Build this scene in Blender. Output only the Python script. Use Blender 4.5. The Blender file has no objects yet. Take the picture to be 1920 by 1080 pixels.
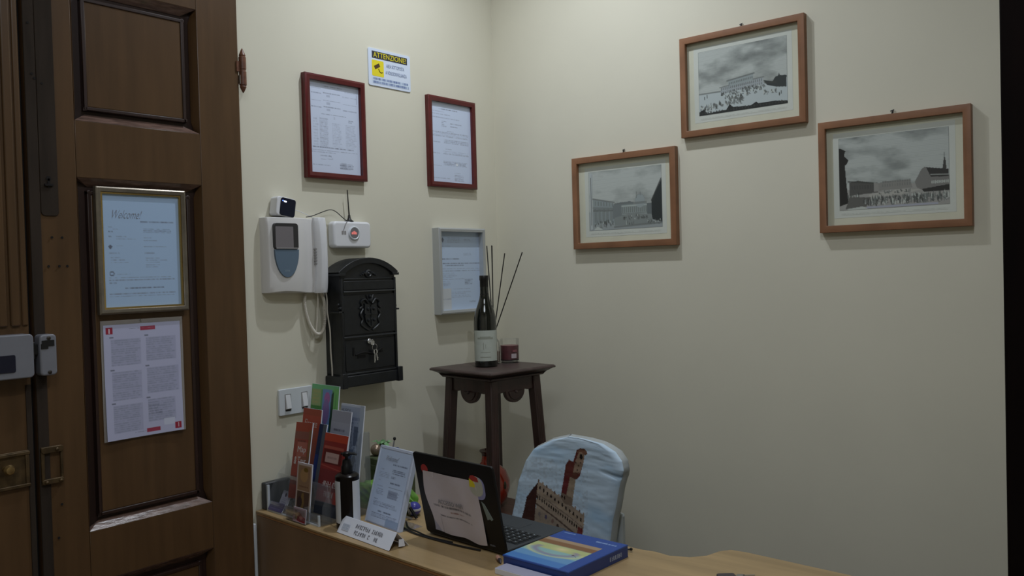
import bpy, bmesh, math, random
import numpy as np
from mathutils import Vector, Matrix

random.seed(7)
S = bpy.context.scene
COL = S.collection
R = math.radians

# ------------------------------------------------------------------ camera, world, lights, exposure
cam_d = bpy.data.cameras.new('camera')
cam_d.sensor_width = 36.0
cam_d.lens = 36.0 * 1609.0 / 1920.0
cam_d.clip_start = 0.05
cam = bpy.data.objects.new('camera', cam_d)
COL.objects.link(cam)
yaw, pitch, roll = R(129.8), math.atan(33 / 1609), .027
F0 = Vector((math.cos(yaw), math.sin(yaw), 0)); R0 = Vector((math.sin(yaw), -math.cos(yaw), 0)); UZ = Vector((0, 0, 1))
Fw = math.cos(pitch) * F0 - math.sin(pitch) * UZ
Up = math.sin(pitch) * F0 + math.cos(pitch) * UZ
cr = math.cos(roll) * R0 - math.sin(roll) * Up
cu = math.sin(roll) * R0 + math.cos(roll) * Up
cam.matrix_world = Matrix(((cr.x, cu.x, -Fw.x, 2.217), (cr.y, cu.y, -Fw.y, -2.578), (cr.z, cu.z, -Fw.z, 1.46), (0, 0, 0, 1)))
S.camera = cam
S.view_settings.view_transform = 'Standard'
S.view_settings.look = 'None'
S.view_settings.exposure = 0.10
S.view_settings.gamma = 1.0
S.view_settings.use_curve_mapping = False

W = bpy.data.worlds.new('world'); S.world = W; W.use_nodes = True
W.node_tree.nodes['Background'].inputs[0].default_value = (.55, .62, .75, 1)
W.node_tree.nodes['Background'].inputs[1].default_value = 0.02

LC = (.90, .965, 1.06)

def area(name, loc, size, power, color, rot=(0, 0, 0)):
    d = bpy.data.lights.new(name, 'AREA'); d.energy = power; d.color = color; d.shape = 'DISK'; d.size = size
    o = bpy.data.objects.new(name, d); COL.objects.link(o); o.location = loc; o.rotation_euler = rot
def spot(name, loc, power, color, ang, radius=.03, blend=1.0):
    d = bpy.data.lights.new(name, 'SPOT'); d.energy = power; d.color = color; d.spot_size = R(ang); d.spot_blend = blend; d.shadow_soft_size = radius
    o = bpy.data.objects.new(name, d); COL.objects.link(o); o.location = loc
spot('ceiling_spotlight', (.58, -.62, 3.05), 40.0, LC, 142, .022)
area('ceiling_downlight', (.80, -.60, 3.06), .06, 2.2, LC)
area('ceiling_downlight', (1.80, -1.55, 3.06), .05, 8.5, LC)
area('added_fill_light', (2.0, -2.6, 3.05), 1.0, 12.5, LC)  # unseen soft fill, added to even out the walls and lift the desk fronts

# ------------------------------------------------------------------ colours and materials
def lin(c):
    return tuple((x / 12.92 if x <= .04045 else ((x + .055) / 1.055) ** 2.4) for x in c)

MATS = {}
def mat(name, color, rough=.6, metal=0.0, var=0.0, scale=20, bump=0.0, stretch=(1, 1, 1), coat=0.0, spec=.5, color2=None, detail=4, emit=None):
    if name in MATS: return MATS[name]
    m = bpy.data.materials.new(name); m.use_nodes = True
    nt = m.node_tree; b = nt.nodes['Principled BSDF']
    b.inputs['Base Color'].default_value = (*color, 1)
    b.inputs['Roughness'].default_value = rough
    b.inputs['Metallic'].default_value = metal
    b.inputs['Coat Weight'].default_value = coat
    b.inputs['Specular IOR Level'].default_value = spec
    if emit:
        b.inputs['Emission Color'].default_value = (*emit[0], 1); b.inputs['Emission Strength'].default_value = emit[1]
    if var or bump or color2:
        tc = nt.nodes.new('ShaderNodeTexCoord'); mp = nt.nodes.new('ShaderNodeMapping')
        mp.inputs['Scale'].default_value = stretch
        nz = nt.nodes.new('ShaderNodeTexNoise'); nz.inputs['Scale'].default_value = scale; nz.inputs['Detail'].default_value = detail
        nt.links.new(tc.outputs['Object'], mp.inputs[0]); nt.links.new(mp.outputs[0], nz.inputs['Vector'])
        if var or color2:
            rp = nt.nodes.new('ShaderNodeValToRGB')
            c2 = color2 or tuple(x * (1 + var) for x in color)
            c1 = color if color2 else tuple(x * (1 - var) for x in color)
            rp.color_ramp.elements[0].color = (*c1, 1); rp.color_ramp.elements[0].position = .32
            rp.color_ramp.elements[1].color = (*c2, 1); rp.color_ramp.elements[1].position = .68
            nt.links.new(nz.outputs['Fac'], rp.inputs[0]); nt.links.new(rp.outputs[0], b.inputs['Base Color'])
        if bump:
            bp = nt.nodes.new('ShaderNodeBump'); bp.inputs['Strength'].default_value = bump; bp.inputs['Distance'].default_value = .002
            nt.links.new(nz.outputs['Fac'], bp.inputs['Height']); nt.links.new(bp.outputs[0], b.inputs['Normal'])
    MATS[name] = m
    return m

def clear_mat(name, tint=(.9, .95, 1), gloss=.12, rough=.05, through=.9):
    if name in MATS: return MATS[name]
    m = bpy.data.materials.new(name); m.use_nodes = True; nt = m.node_tree; nt.nodes.clear()
    out = nt.nodes.new('ShaderNodeOutputMaterial'); tr = nt.nodes.new('ShaderNodeBsdfTransparent'); gl = nt.nodes.new('ShaderNodeBsdfGlossy')
    df = nt.nodes.new('ShaderNodeBsdfDiffuse'); df.inputs[0].default_value = (*tint, 1)
    mx = nt.nodes.new('ShaderNodeMixShader'); m2 = nt.nodes.new('ShaderNodeMixShader'); fr = nt.nodes.new('ShaderNodeFresnel'); fr.inputs[0].default_value = 1.45
    tr.inputs[0].default_value = (*[.9 + .1 * t for t in tint], 1); gl.inputs['Roughness'].default_value = rough
    mx.inputs[0].default_value = 1 - through
    nt.links.new(tr.outputs[0], mx.inputs[1]); nt.links.new(df.outputs[0], mx.inputs[2])
    fm = nt.nodes.new('ShaderNodeMath'); fm.operation = 'MULTIPLY'; fm.inputs[1].default_value = .55; nt.links.new(fr.outputs[0], fm.inputs[0]); nt.links.new(fm.outputs[0], m2.inputs[0]); nt.links.new(mx.outputs[0], m2.inputs[1]); nt.links.new(gl.outputs[0], m2.inputs[2])
    nt.links.new(m2.outputs[0], out.inputs[0])
    MATS[name] = m
    return m

def print_mat(name, rough=.6, spec=.3):
    if name in MATS: return MATS[name]
    m = bpy.data.materials.new(name); m.use_nodes = True; nt = m.node_tree; b = nt.nodes['Principled BSDF']
    a = nt.nodes.new('ShaderNodeAttribute'); a.attribute_name = 'Col'
    nt.links.new(a.outputs['Color'], b.inputs['Base Color'])
    b.inputs['Roughness'].default_value = rough; b.inputs['Specular IOR Level'].default_value = spec
    MATS[name] = m
    return m

M = dict(
    wall=mat('cream_wall_paint', (.69, .663, .545), .85, var=.02, scale=3.2, bump=.12, spec=.2, detail=8),
    ceil=mat('ceiling_paint', (.72, .70, .62), .9, spec=.2),
    floor=mat('floor_tile', (.28, .22, .17), .5, var=.2, scale=5),
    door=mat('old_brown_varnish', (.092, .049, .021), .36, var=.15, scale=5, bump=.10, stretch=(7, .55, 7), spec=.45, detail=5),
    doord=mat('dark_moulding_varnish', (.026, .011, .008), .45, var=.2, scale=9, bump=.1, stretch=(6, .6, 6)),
    doorgrey=mat('worn_meeting_edge', (.034, .025, .019), .8, spec=.15, var=.2, scale=8, bump=.15, stretch=(5, .6, 5)),
    chamfer=mat('worn_chamfer_painted_glint', (.16, .10, .08), .26, var=.35, scale=24, bump=.5, stretch=(1, 4, 4), coat=.6),  # worn gloss; paler colour also paints in light caught on the rail chamfers
    black=mat('void_black', (.004, .003, .003), .9),
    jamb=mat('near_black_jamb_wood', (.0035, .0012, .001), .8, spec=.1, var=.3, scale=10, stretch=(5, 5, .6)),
    iron=mat('dull_iron', (.05, .042, .035), .45, metal=.6, var=.3, scale=40),
    brass=mat('aged_brass', (.36, .25, .11), .35, metal=.9, var=.2, scale=60),
    brassd=mat('tarnished_brass_plate', (.09, .058, .026), .5, metal=.5, var=.35, scale=40, bump=.3),
    steel=mat('steel', (.6, .6, .62), .22, metal=1),
    hinge=mat('hinge_paint', (.14, .055, .03), .4, var=.3, scale=60),
    lockw=mat('grey_white_plastic', (.20, .205, .235), .35, var=.03, scale=30),
    navy=mat('navy_label', (.010, .011, .026), .35),
    maroon=mat('maroon_frame_lacquer', (.105, .014, .014), .3, var=.15, scale=30, spec=.4),
    oak=mat('orange_brown_frame_wood', (.25, .115, .055), .5, var=.15, scale=12, stretch=(1, 1, 1), bump=.1, detail=6),
    silver=mat('silver_frame', (.50, .52, .53), .35, metal=.35),
    silverd=mat('champagne_frame', (.22, .19, .15), .33, metal=.6, var=.15, scale=30),
    gold=mat('gold_frame_lip', (.50, .36, .14), .25, metal=.85),
    mailbox=mat('black_cast_aluminium', (.0075, .009, .0115), .42, var=.25, scale=50, bump=.25, spec=.55),
    mailb2=mat('black_relief', (.011, .013, .016), .38, spec=.6),
    ivory=mat('ivory_plastic', (.70, .69, .68), .35, spec=.4),
    ivory2=mat('mid_grey_plastic', (.30, .29, .29), .4),  # plain mid grey for slots, ledges, buttons and small clips
    bezel=mat('dark_bezel', (.035, .034, .036), .3),
    screen=mat('grey_dead_screen', (.19, .175, .185), .25),
    shield=mat('slate_blue_plastic', (.115, .17, .235), .3),
    shieldtxt=mat('pale_blue_lettering', (.30, .38, .45), .4),
    white=mat('white_plastic', (.74, .75, .78), .35),
    camface=mat('gloss_dark_navy', (.005, .007, .022), .12),
    led=mat('lit_white_led', (.9, .9, 1), .5, emit=((.75, .82, 1), 6)),
    ledb=mat('lit_blue_led', (.1, .2, 1), .5, emit=((.12, .25, 1), 2.5)),
    ledr=mat('lit_red_led', (.8, .2, .2), .5, emit=((1, .25, .2), .45)),
    blackp=mat('black_plastic', (.010, .010, .011), .4),
    cord=mat('ivory_cord', (.62, .58, .50), .5),
    plate=mat('switch_plate_plastic', (.66, .70, .74), .35),
    darkgap=mat('dark_gap', (.02, .02, .02), .6),
    pedestal=mat('dark_carved_mahogany', (.040, .017, .014), .42, var=.35, scale=11, bump=.3, stretch=(3, 3, .7), coat=.15, detail=7),
    pedtop=mat('dusty_mahogany_top', (.062, .040, .036), .42, var=.25, scale=12, stretch=(1, 4, 1), bump=.15),
    bottle=mat('dark_bottle_glass', (.004, .006, .005), .06, spec=.7, coat=.6),
    foil=mat('black_foil', (.010, .009, .009), .38),
    labelp=mat('bottle_label_paper', (.52, .56, .50), .6, var=.03, scale=60),
    labeltxt=mat('faded_label_ink', (.34, .36, .30), .6),
    glass=clear_mat('clear_glass', (.95, .98, .98), .1, .04, .975),
    wax=mat('plum_red_wax', (.16, .035, .045), .35, var=.2, scale=40),
    waxd=mat('dark_base_ring', (.02, .008, .01), .4),
    reed=mat('black_reed', (.010, .008, .008), .6),
    vase=mat('red_glazed_ceramic', (.36, .032, .012), .13, var=.35, scale=14, coat=.8),
    vased=mat('brown_glaze', (.06, .016, .008), .15, var=.3, scale=20, coat=.6),
    desk=mat('blond_laminate', (.40, .275, .135), .36, var=.16, scale=4, stretch=(.6, 6, 1), bump=.03, detail=6),
    panel=mat('brown_panel_laminate', (.24, .15, .085), .45, var=.22, scale=2.2, stretch=(1.6, 1.6, 1), detail=7),
    edge=mat('orange_desk_edge', (.38, .19, .075), .4, var=.2, scale=15, stretch=(.5, 3, 3)),
    laptop=mat('black_laptop_shell', (.006, .0055, .006), .45, spec=.3),
    laptopk=mat('slate_laptop_deck', (.035, .042, .050), .5),
    key=mat('black_keys', (.014, .017, .021), .5),
    keytxt=mat('key_legends', (.30, .36, .40), .6),
    paper=mat('paper', (.76, .79, .88), .7, var=.015, scale=15),
    paperg=mat('warm_grey_paper', (.50, .46, .46), .75, var=.03, scale=14, bump=.3),
    ink=mat('dark_ink', (.03, .03, .04), .7),
    inkg=mat('grey_ink', (.22, .22, .25), .7),
    inkb=mat('blue_grey_ink', (.16, .20, .32), .7),
    redp=mat('red_sticker', (.42, .035, .03), .5),
    yellow=mat('yellow_print', (.80, .68, .02), .5),
    orangep=mat('orange_sticker', (.75, .20, .03), .5),
    lilac=mat('lilac_print', (.30, .30, .55), .5),
    cloudp=mat('cream_sticker', (.52, .53, .47), .5),
    sage=mat('sage_sticker', (.22, .27, .26), .5),
    soap=mat('dark_amber_bottle', (.004, .002, .002), .25, spec=.25),
    pump=mat('black_pump', (.005, .005, .006), .4, spec=.3),
    soaplab=mat('white_soap_label', (.64, .67, .72), .55),
    blue=mat('royal_blue_cover', (.022, .075, .33), .35, coat=.2),
    blueside=mat('blue_book_spine', (.020, .050, .22), .4),
    acry=clear_mat('clear_acrylic', (.85, .90, .95), .1, .08, .955),
    acrye=mat('acrylic_edge_painted_glint', (.55, .60, .66), .2),
    frost=mat('frosted_acrylic_side', (.56, .62, .76), .35),
    router=mat('grey_black_box', (.040, .043, .046), .45),
    green=mat('dark_green_fabric_box', (.065, .085, .036), .7, var=.3, scale=30, bump=.3),
    green2=mat('olive_band', (.075, .095, .045), .7),
    lime=mat('lime_green_fabric', (.16, .36, .045), .75, var=.35, scale=22, bump=.5),
    leaf=mat('pale_green_leaf', (.18, .36, .16), .5, var=.2, scale=30),
    bronze=mat('bronze_ball', (.30, .22, .16), .25, metal=.5, coat=.4),
    bluec=mat('blue_plastic', (.02, .07, .34), .35),
    violet=mat('violet_plastic', (.06, .06, .36), .3),
    eraser=mat('pink_rubber', (.66, .36, .27), .7),
    side=mat('pale_cover_side', (.42, .45, .45), .8, var=.05, scale=20, bump=.2),
    fob=mat('dark_mauve_plastic', (.05, .038, .046), .35),
    nail=mat('dark_nail', (.02, .018, .02), .4, metal=.5),
)
PRINT = print_mat('printed_sheet', .65)
PRINTG = print_mat('glazed_print', .30, .35)
CLOTHP = print_mat('printed_stretch_cloth', .85, .15)
COVER = print_mat('laminated_cover_print', .35, .4)

# ------------------------------------------------------------------ builders
class MB:
    def __init__(s): s.bm = bmesh.new()
    def box(s, x0, x1, y0, y1, z0, z1, m=None):
        vs = [s.bm.verts.new(p) for p in ((x0, y0, z0), (x1, y0, z0), (x1, y1, z0), (x0, y1, z0), (x0, y0, z1), (x1, y0, z1), (x1, y1, z1), (x0, y1, z1))]
        if m is not None:
            for v in vs: v.co = m @ v.co
        for f in ((0, 3, 2, 1), (4, 5, 6, 7), (0, 1, 5, 4), (1, 2, 6, 5), (2, 3, 7, 6), (3, 0, 4, 7)):
            s.bm.faces.new([vs[i] for i in f])
        return s
    def hexa(s, b, t):          # bottom 4 points, top 4 points, both counter-clockwise seen from above
        vs = [s.bm.verts.new(p) for p in (*b, *t)]
        for f in ((0, 3, 2, 1), (4, 5, 6, 7), (0, 1, 5, 4), (1, 2, 6, 5), (2, 3, 7, 6), (3, 0, 4, 7)):
            s.bm.faces.new([vs[i] for i in f])
        return s
    def prism(s, pts, z0, z1):  # outline in xy, counter-clockwise
        a = [s.bm.verts.new((x, y, z0)) for x, y in pts]; b = [s.bm.verts.new((x, y, z1)) for x, y in pts]
        n = len(pts)
        s.bm.faces.new(b); s.bm.faces.new(a[::-1])
        for i in range(n): s.bm.faces.new((a[i], a[(i + 1) % n], b[(i + 1) % n], b[i]))
        return s
    def prism_axes(s, pts, d0, d1, o, ux, uy, un):
        o, ux, uy, un = map(Vector, (o, ux, uy, un))
        a = [s.bm.verts.new(o + ux * x + uy * y + un * d0) for x, y in pts]; b = [s.bm.verts.new(o + ux * x + uy * y + un * d1) for x, y in pts]
        n = len(pts); s.bm.faces.new(b); s.bm.faces.new(a[::-1])
        for i in range(n): s.bm.faces.new((a[i], a[(i + 1) % n], b[(i + 1) % n], b[i]))
        return s
    def tube(s, path, r, n=10, caps=True):
        P = [Vector(p) for p in path]; rings = []
        rr = r if isinstance(r, (list, tuple)) else [r] * len(P)
        t = (P[1] - P[0]).normalized()
        nrm = t.orthogonal().normalized()
        for i, p in enumerate(P):
            t = (P[min(i + 1, len(P) - 1)] - P[max(i - 1, 0)]).normalized()
            nrm = (nrm - t * nrm.dot(t)).normalized(); bn = t.cross(nrm)
            rings.append([s.bm.verts.new(p + (nrm * math.cos(2 * math.pi * k / n) + bn * math.sin(2 * math.pi * k / n)) * rr[i]) for k in range(n)])
        for a, b in zip(rings, rings[1:]):
            for k in range(n): s.bm.faces.new((a[k], a[(k + 1) % n], b[(k + 1) % n], b[k]))
        if caps:
            s.bm.faces.new(rings[0][::-1]); s.bm.faces.new(rings[-1])
        return s
    def lathe(s, prof, c=(0, 0, 0), n=32, axis='z', a0=0, a1=2 * math.pi):   # prof [(r, h)]
        full = abs(a1 - a0) > 6.28; c = Vector(c); rings = []
        cnt = n if full else n + 1
        for r, h in prof:
            ring = []
            for k in range(cnt):
                a = a0 + (a1 - a0) * k / n
                v = Vector((r * math.cos(a), r * math.sin(a), h))
                if axis == 'y': v = Vector((v.x, v.z, -v.y))
                if axis == 'x': v = Vector((v.z, v.x, v.y))
                ring.append(s.bm.verts.new(c + v))
            rings.append(ring)
        for a, b in zip(rings, rings[1:]):
            for k in range(n if full else n):
                k2 = (k + 1) % cnt
                s.bm.faces.new((a[k], a[k2], b[k2], b[k]))
        if full:
            if prof[0][0] > 1e-5: s.bm.faces.new(rings[0][::-1])
            if prof[-1][0] > 1e-5: s.bm.faces.new(rings[-1])
        return s
    def sphere(s, c, r, seg=16, squash=(1, 1, 1)):
        m = Matrix.Translation(c) @ Matrix.Diagonal((*squash, 1))
        bmesh.ops.create_uvsphere(s.bm, u_segments=seg, v_segments=seg // 2, radius=r, matrix=m); return s
    def build(s, name, m, parent=None, bevel=0, seg=2, smooth=True, ang=35, rm=1e-6):
        bmesh.ops.remove_doubles(s.bm, verts=s.bm.verts, dist=rm)
        bmesh.ops.recalc_face_normals(s.bm, faces=s.bm.faces)
        if smooth:
            for f in s.bm.faces: f.smooth = True
            for e in s.bm.edges:
                if len(e.link_faces) == 2 and e.calc_face_angle(0) > R(ang): e.smooth = False
        me = bpy.data.meshes.new(name); s.bm.to_mesh(me); s.bm.free()
        o = bpy.data.objects.new(name, me); COL.objects.link(o)
        me.materials.append(m)
        if parent: o.parent = parent
        if bevel:
            b = o.modifiers.new('bevel', 'BEVEL'); b.width = bevel; b.segments = seg; b.limit_method = 'ANGLE'; b.angle_limit = R(35)
        return o

def tag(o, label, cat, group=None):
    o['label'] = label; o['category'] = cat
    if group: o['group'] = group
    return o
def thing(name, label, cat, loc=(0, 0, 0), rot=(0, 0, 0), group=None):
    o = bpy.data.objects.new(name, None); COL.objects.link(o); o.empty_display_size = .05
    o.location = loc; o.rotation_euler = rot
    return tag(o, label, cat, group)
def struct(o): o['kind'] = 'structure'; return o
ON_A = (R(90), 0, R(90))      # local X -> +y, Y -> up, Z -> out of the left wall
ON_B = (R(90), 0, 0)          # local X -> +x, Y -> up, Z -> out of the back wall

def rrect(x0, x1, y0, y1, r, n=5):
    pts = []
    for cx, cy, a in ((x1 - r, y0 + r, -90), (x1 - r, y1 - r, 0), (x0 + r, y1 - r, 90), (x0 + r, y0 + r, 180)):
        for k in range(n + 1):
            t = R(a + 90 * k / n); pts.append((cx + r * math.cos(t), cy + r * math.sin(t)))
    return pts

def smooth_path(pts, k=8):
    P = [Vector(p) for p in pts]; P = [2 * P[0] - P[1]] + P + [2 * P[-1] - P[-2]]; out = []
    for i in range(1, len(P) - 2):
        for j in range(k):
            t = j / k; a, b, c, d = P[i - 1:i + 3]
            out.append(.5 * ((2 * b) + (c - a) * t + (2 * a - 5 * b + 4 * c - d) * t * t + (3 * b - a - 3 * c + d) * t ** 3))
    out.append(P[-2]); return out

def text(name, body, w, h, m, parent, x, y, z, shear=0.0, depth=.0002, rotz=0, mtx=None, thin=0.0):
    cd = bpy.data.curves.new(name, 'FONT'); cd.body = body; cd.extrude = depth; cd.shear = shear; cd.resolution_u = 3
    cd.offset = -thin; cd.align_x = 'LEFT'; cd.space_line = 1.0
    tmp = bpy.data.objects.new('tmp', cd); COL.objects.link(tmp)
    dg = bpy.context.evaluated_depsgraph_get()
    me = bpy.data.meshes.new_from_object(tmp.evaluated_get(dg))
    bpy.data.objects.remove(tmp)
    n = len(me.vertices); co = np.empty(n * 3); me.vertices.foreach_get('co', co); co = co.reshape(-1, 3)
    lo, hi = co.min(0), co.max(0)
    co[:, 0] = (co[:, 0] - lo[0]) / (hi[0] - lo[0]) * w
    co[:, 1] = (co[:, 1] - lo[1]) / (hi[1] - lo[1]) * h
    me.vertices.foreach_set('co', co.ravel()); me.name = name
    me.materials.clear(); me.materials.append(m)
    o = bpy.data.objects.new(name, me); COL.objects.link(o); o.parent = parent
    if mtx is not None: o.matrix_local = mtx
    else: o.location = (x, y, z); o.rotation_euler = (0, 0, rotz)
    return o

def marks(name, w, h, n, m, parent, x, y, z, mtx=None, seed=1, shear=0.0, depth=.0003):
    """a line of blurred, unreadable capitals as small raised strokes"""
    rg = random.Random(seed); mb = MB(); cw = w / n; t = cw * .20
    for k in range(n):
        if n > 6 and rg.random() < .10: continue
        x0 = k * cw; x1 = x0 + cw * .72
        for (a, b, c_, d_) in rg.sample([(x0, x0 + t, 0, h), (x1 - t, x1, 0, h), (x0, x1, h - t, h), (x0, x1, 0, t), (x0, x1, h * .45, h * .45 + t), ((x0 + x1) / 2 - t / 2, (x0 + x1) / 2 + t / 2, 0, h)], 3):
            q = [(a + c_ * shear, c_), (b + c_ * shear, c_), (b + d_ * shear, d_), (a + d_ * shear, d_)]
            mb.prism(q, 0, depth)
    o = mb.build(name, m, parent, smooth=False, rm=0)
    if mtx is not None: o.matrix_local = mtx
    else: o.location = (x, y, z)
    return o

# ---- flat printed artwork painted into a colour attribute on a fine grid
def vnoise(h, w, cy, cx, seed=0, octv=4):
    rng = np.random.RandomState(seed); out = np.zeros((h, w)); amp, tot = 1.0, 0
    for o in range(octv):
        gy, gx = int(cy * 2 ** o) + 2, int(cx * 2 ** o) + 2
        g = rng.rand(gy + 1, gx + 1)
        yy = np.linspace(0, gy - 1.001, h); xx = np.linspace(0, gx - 1.001, w)
        iy = yy.astype(int); ix = xx.astype(int); fy = (yy - iy)[:, None]; fx = (xx - ix)[None]
        fy = fy * fy * (3 - 2 * fy); fx = fx * fx * (3 - 2 * fx)
        v = g[iy][:, ix] * (1 - fy) * (1 - fx) + g[iy + 1][:, ix] * fy * (1 - fx) + g[iy][:, ix + 1] * (1 - fy) * fx + g[iy + 1][:, ix + 1] * fy * fx
        out += v * amp; tot += amp; amp *= .55
    return out / tot

class Cv:                     # sRGB canvas, coordinates 0..1, y down
    def __init__(s, w, h, c):
        s.w, s.h = w, h; s.a = np.ones((h, w, 3)) * np.array(c)
        s.X, s.Y = np.meshgrid((np.arange(w) + .5) / w, (np.arange(h) + .5) / h)
        s.rng = np.random.RandomState(w * 7 + h)
    def put(s, mask, c, al=1.0):
        m = (mask * al)[..., None]; s.a = s.a * (1 - m) + np.array(c) * m
    def rect(s, x0, y0, x1, y1, c, al=1.0): s.put(((s.X >= x0) & (s.X <= x1) & (s.Y >= y0) & (s.Y <= y1)).astype(float), c, al)
    def poly(s, pts, c, al=1.0):
        ins = np.zeros(s.X.shape, bool); n = len(pts); j = n - 1
        for i in range(n):
            xi, yi = pts[i]; xj, yj = pts[j]
            if yi != yj:
                ins ^= ((yi > s.Y) != (yj > s.Y)) & (s.X < (xj - xi) * (s.Y - yi) / (yj - yi) + xi)
            j = i
        s.put(ins.astype(float), c, al)
    def ell(s, cx, cy, rx, ry, c, al=1.0): s.put((((s.X - cx) / rx) ** 2 + ((s.Y - cy) / ry) ** 2 < 1).astype(float), c, al)
    def line(s, x0, y0, x1, y1, wd, c, al=1.0):
        dx, dy = x1 - x0, y1 - y0; L2 = dx * dx + dy * dy + 1e-12
        t = np.clip(((s.X - x0) * dx + (s.Y - y0) * dy) / L2, 0, 1)
        d = np.hypot(s.X - x0 - t * dx, (s.Y - y0 - t * dy) * s.h / s.w)
        s.put(np.clip(1.5 - d / (wd / 2), 0, 1), c, al)
    def row(s, x0, x1, y, h, c, al=.6):      # an illegible row of small print
        n = max(3, int((x1 - x0) * 60)); v = s.rng.rand(n) * .7 + .3
        v[s.rng.rand(n) < .12] = .08
        col = np.interp(s.X[0], np.linspace(x0, x1, n), v, left=0, right=0)
        s.put(((np.abs(s.Y - y) < h / 2)).astype(float) * col[None], c, al)
    def block(s, x0, x1, y0, y1, n, c, al=.5, rag=.1):
        for i in range(n):
            y = y0 + (y1 - y0) * (i + .5) / n
            s.row(x0, x1 - s.rng.rand() * rag, y, (y1 - y0) / n * .6, c, al)

def sheet(name, cv, x0, x1, y0, y1, z, m, parent, fn=None, thick=0):
    """grid carrying the canvas colours; fn maps (x,y) arrays to displaced xyz"""
    h, w = cv.h, cv.w
    u = np.linspace(0, 1, w); v = np.linspace(0, 1, h)
    X, Y = np.meshgrid(x0 + (x1 - x0) * u, y1 + (y0 - y1) * v)
    P = np.stack([X, Y, np.full_like(X, z)], -1)
    if fn is not None: P = fn(X, Y, P)
    verts = P.reshape(-1, 3)
    i = np.arange(h - 1)[:, None] * w + np.arange(w - 1)[None]
    quads = np.stack([i, i + w, i + w + 1, i + 1], -1).reshape(-1, 4)
    cols = cv.a.reshape(-1, 3)
    nv = len(verts)
    if thick:
        b = verts.copy(); b[:, 2] -= thick
        rim = np.concatenate([np.arange(w), np.arange(1, h) * w + w - 1, (h - 1) * w + np.arange(w - 2, -1, -1), np.arange(h - 2, 0, -1) * w])
        bi = nv + np.arange(len(rim)); verts = np.concatenate([verts, b[rim]])
        rn = np.roll(rim, -1); bn = np.roll(bi, -1)
        quads = np.concatenate([quads, np.stack([rim, rn, bn, bi], -1)])
        cols = np.concatenate([cols, cols[rim] * .9])
    me = bpy.data.meshes.new(name)
    me.vertices.add(len(verts)); me.vertices.foreach_set('co', verts.astype(np.float32).ravel())
    me.loops.add(quads.size); me.loops.foreach_set('vertex_index', quads.astype(np.int32).ravel())
    me.polygons.add(len(quads)); me.polygons.foreach_set('loop_start', np.arange(0, quads.size, 4, dtype=np.int32))
    me.update(calc_edges=True)
    ca = me.color_attributes.new('Col', 'FLOAT_COLOR', 'POINT')
    c = np.clip(cols, 0, 1); c = np.where(c <= .04045, c / 12.92, ((c + .055) / 1.055) ** 2.4)
    rgba = np.concatenate([c, np.ones((len(c), 1))], 1).astype(np.float32)
    ca.data.foreach_set('color', rgba.ravel())
    me.materials.append(m)
    me.polygons.foreach_set('use_smooth', np.ones(len(quads), dtype=bool))
    o = bpy.data.objects.new(name, me); COL.objects.link(o)
    if parent: o.parent = parent
    return o

# ================================================================== THE ROOM
struct(MB().box(-.12, 0, -1.16, .12, 0, 3.1).build('wall_left', M['wall']))
struct(MB().box(-.12, 0, -4.2, -2.34, 0, 3.1).build('wall_left', M['wall']))
struct(MB().box(-.12, 0, -2.34, -1.16, 2.62, 3.1).build('wall_left', M['wall']))
struct(MB().box(0, 3.3, 0, .12, 0, 3.1).build('wall_back', M['wall']))
struct(MB().box(3.3, 3.42, -4.2, .12, 0, 3.1).build('wall_right', M['wall']))
struct(MB().box(0, 3.3, -4.32, -4.2, 0, 3.1).build('wall_front', M['wall']))
struct(MB().box(-.12, 3.42, -4.32, .12, -.1, 0).build('floor', M['floor']))
struct(MB().box(-.12, 3.42, -4.32, .12, 3.1, 3.2).build('ceiling', M['ceil']))
# partition with a dark wooden jamb at the right edge of the view
struct(MB().box(2.14, 3.3, -1.32, -1.22, 0, 3.1).build('wall_partition', M['wall']))
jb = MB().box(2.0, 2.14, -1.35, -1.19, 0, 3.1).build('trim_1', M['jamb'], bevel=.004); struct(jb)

# ================================================================== OLD DOUBLE DOOR (left wall)
def chamfer_strip(mb, p0, p1, inward, w, d, stop=.035):
    """sloping stop-chamfer from the door face down into the opening along p0-p1 (local xy)"""
    p0, p1, inn = Vector(p0), Vector(p1), Vector(inward)
    t = (p1 - p0).normalized(); zf = 0.0
    a0 = p0; a1 = p0 + t * stop; b1 = p1 - t * stop; b0 = p1
    f = lambda p, z: (p.x, p.y, z)
    V = [mb.bm.verts.new(q) for q in (f(a0, zf), f(a1, zf), f(b1, zf), f(b0, zf),
                                      f(a1 + inn * w, zf - d), f(b1 + inn * w, zf - d), f(a0, zf - d), f(b0, zf - d))]
    for fc in ((0, 1, 4), (1, 2, 5, 4), (2, 3, 5), (0, 4, 6), (3, 7, 5), (0, 6, 7, 3, 2, 1), (4, 5, 7, 6)):
        try: mb.bm.faces.new([V[i] for i in fc])
        except ValueError: pass

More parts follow.
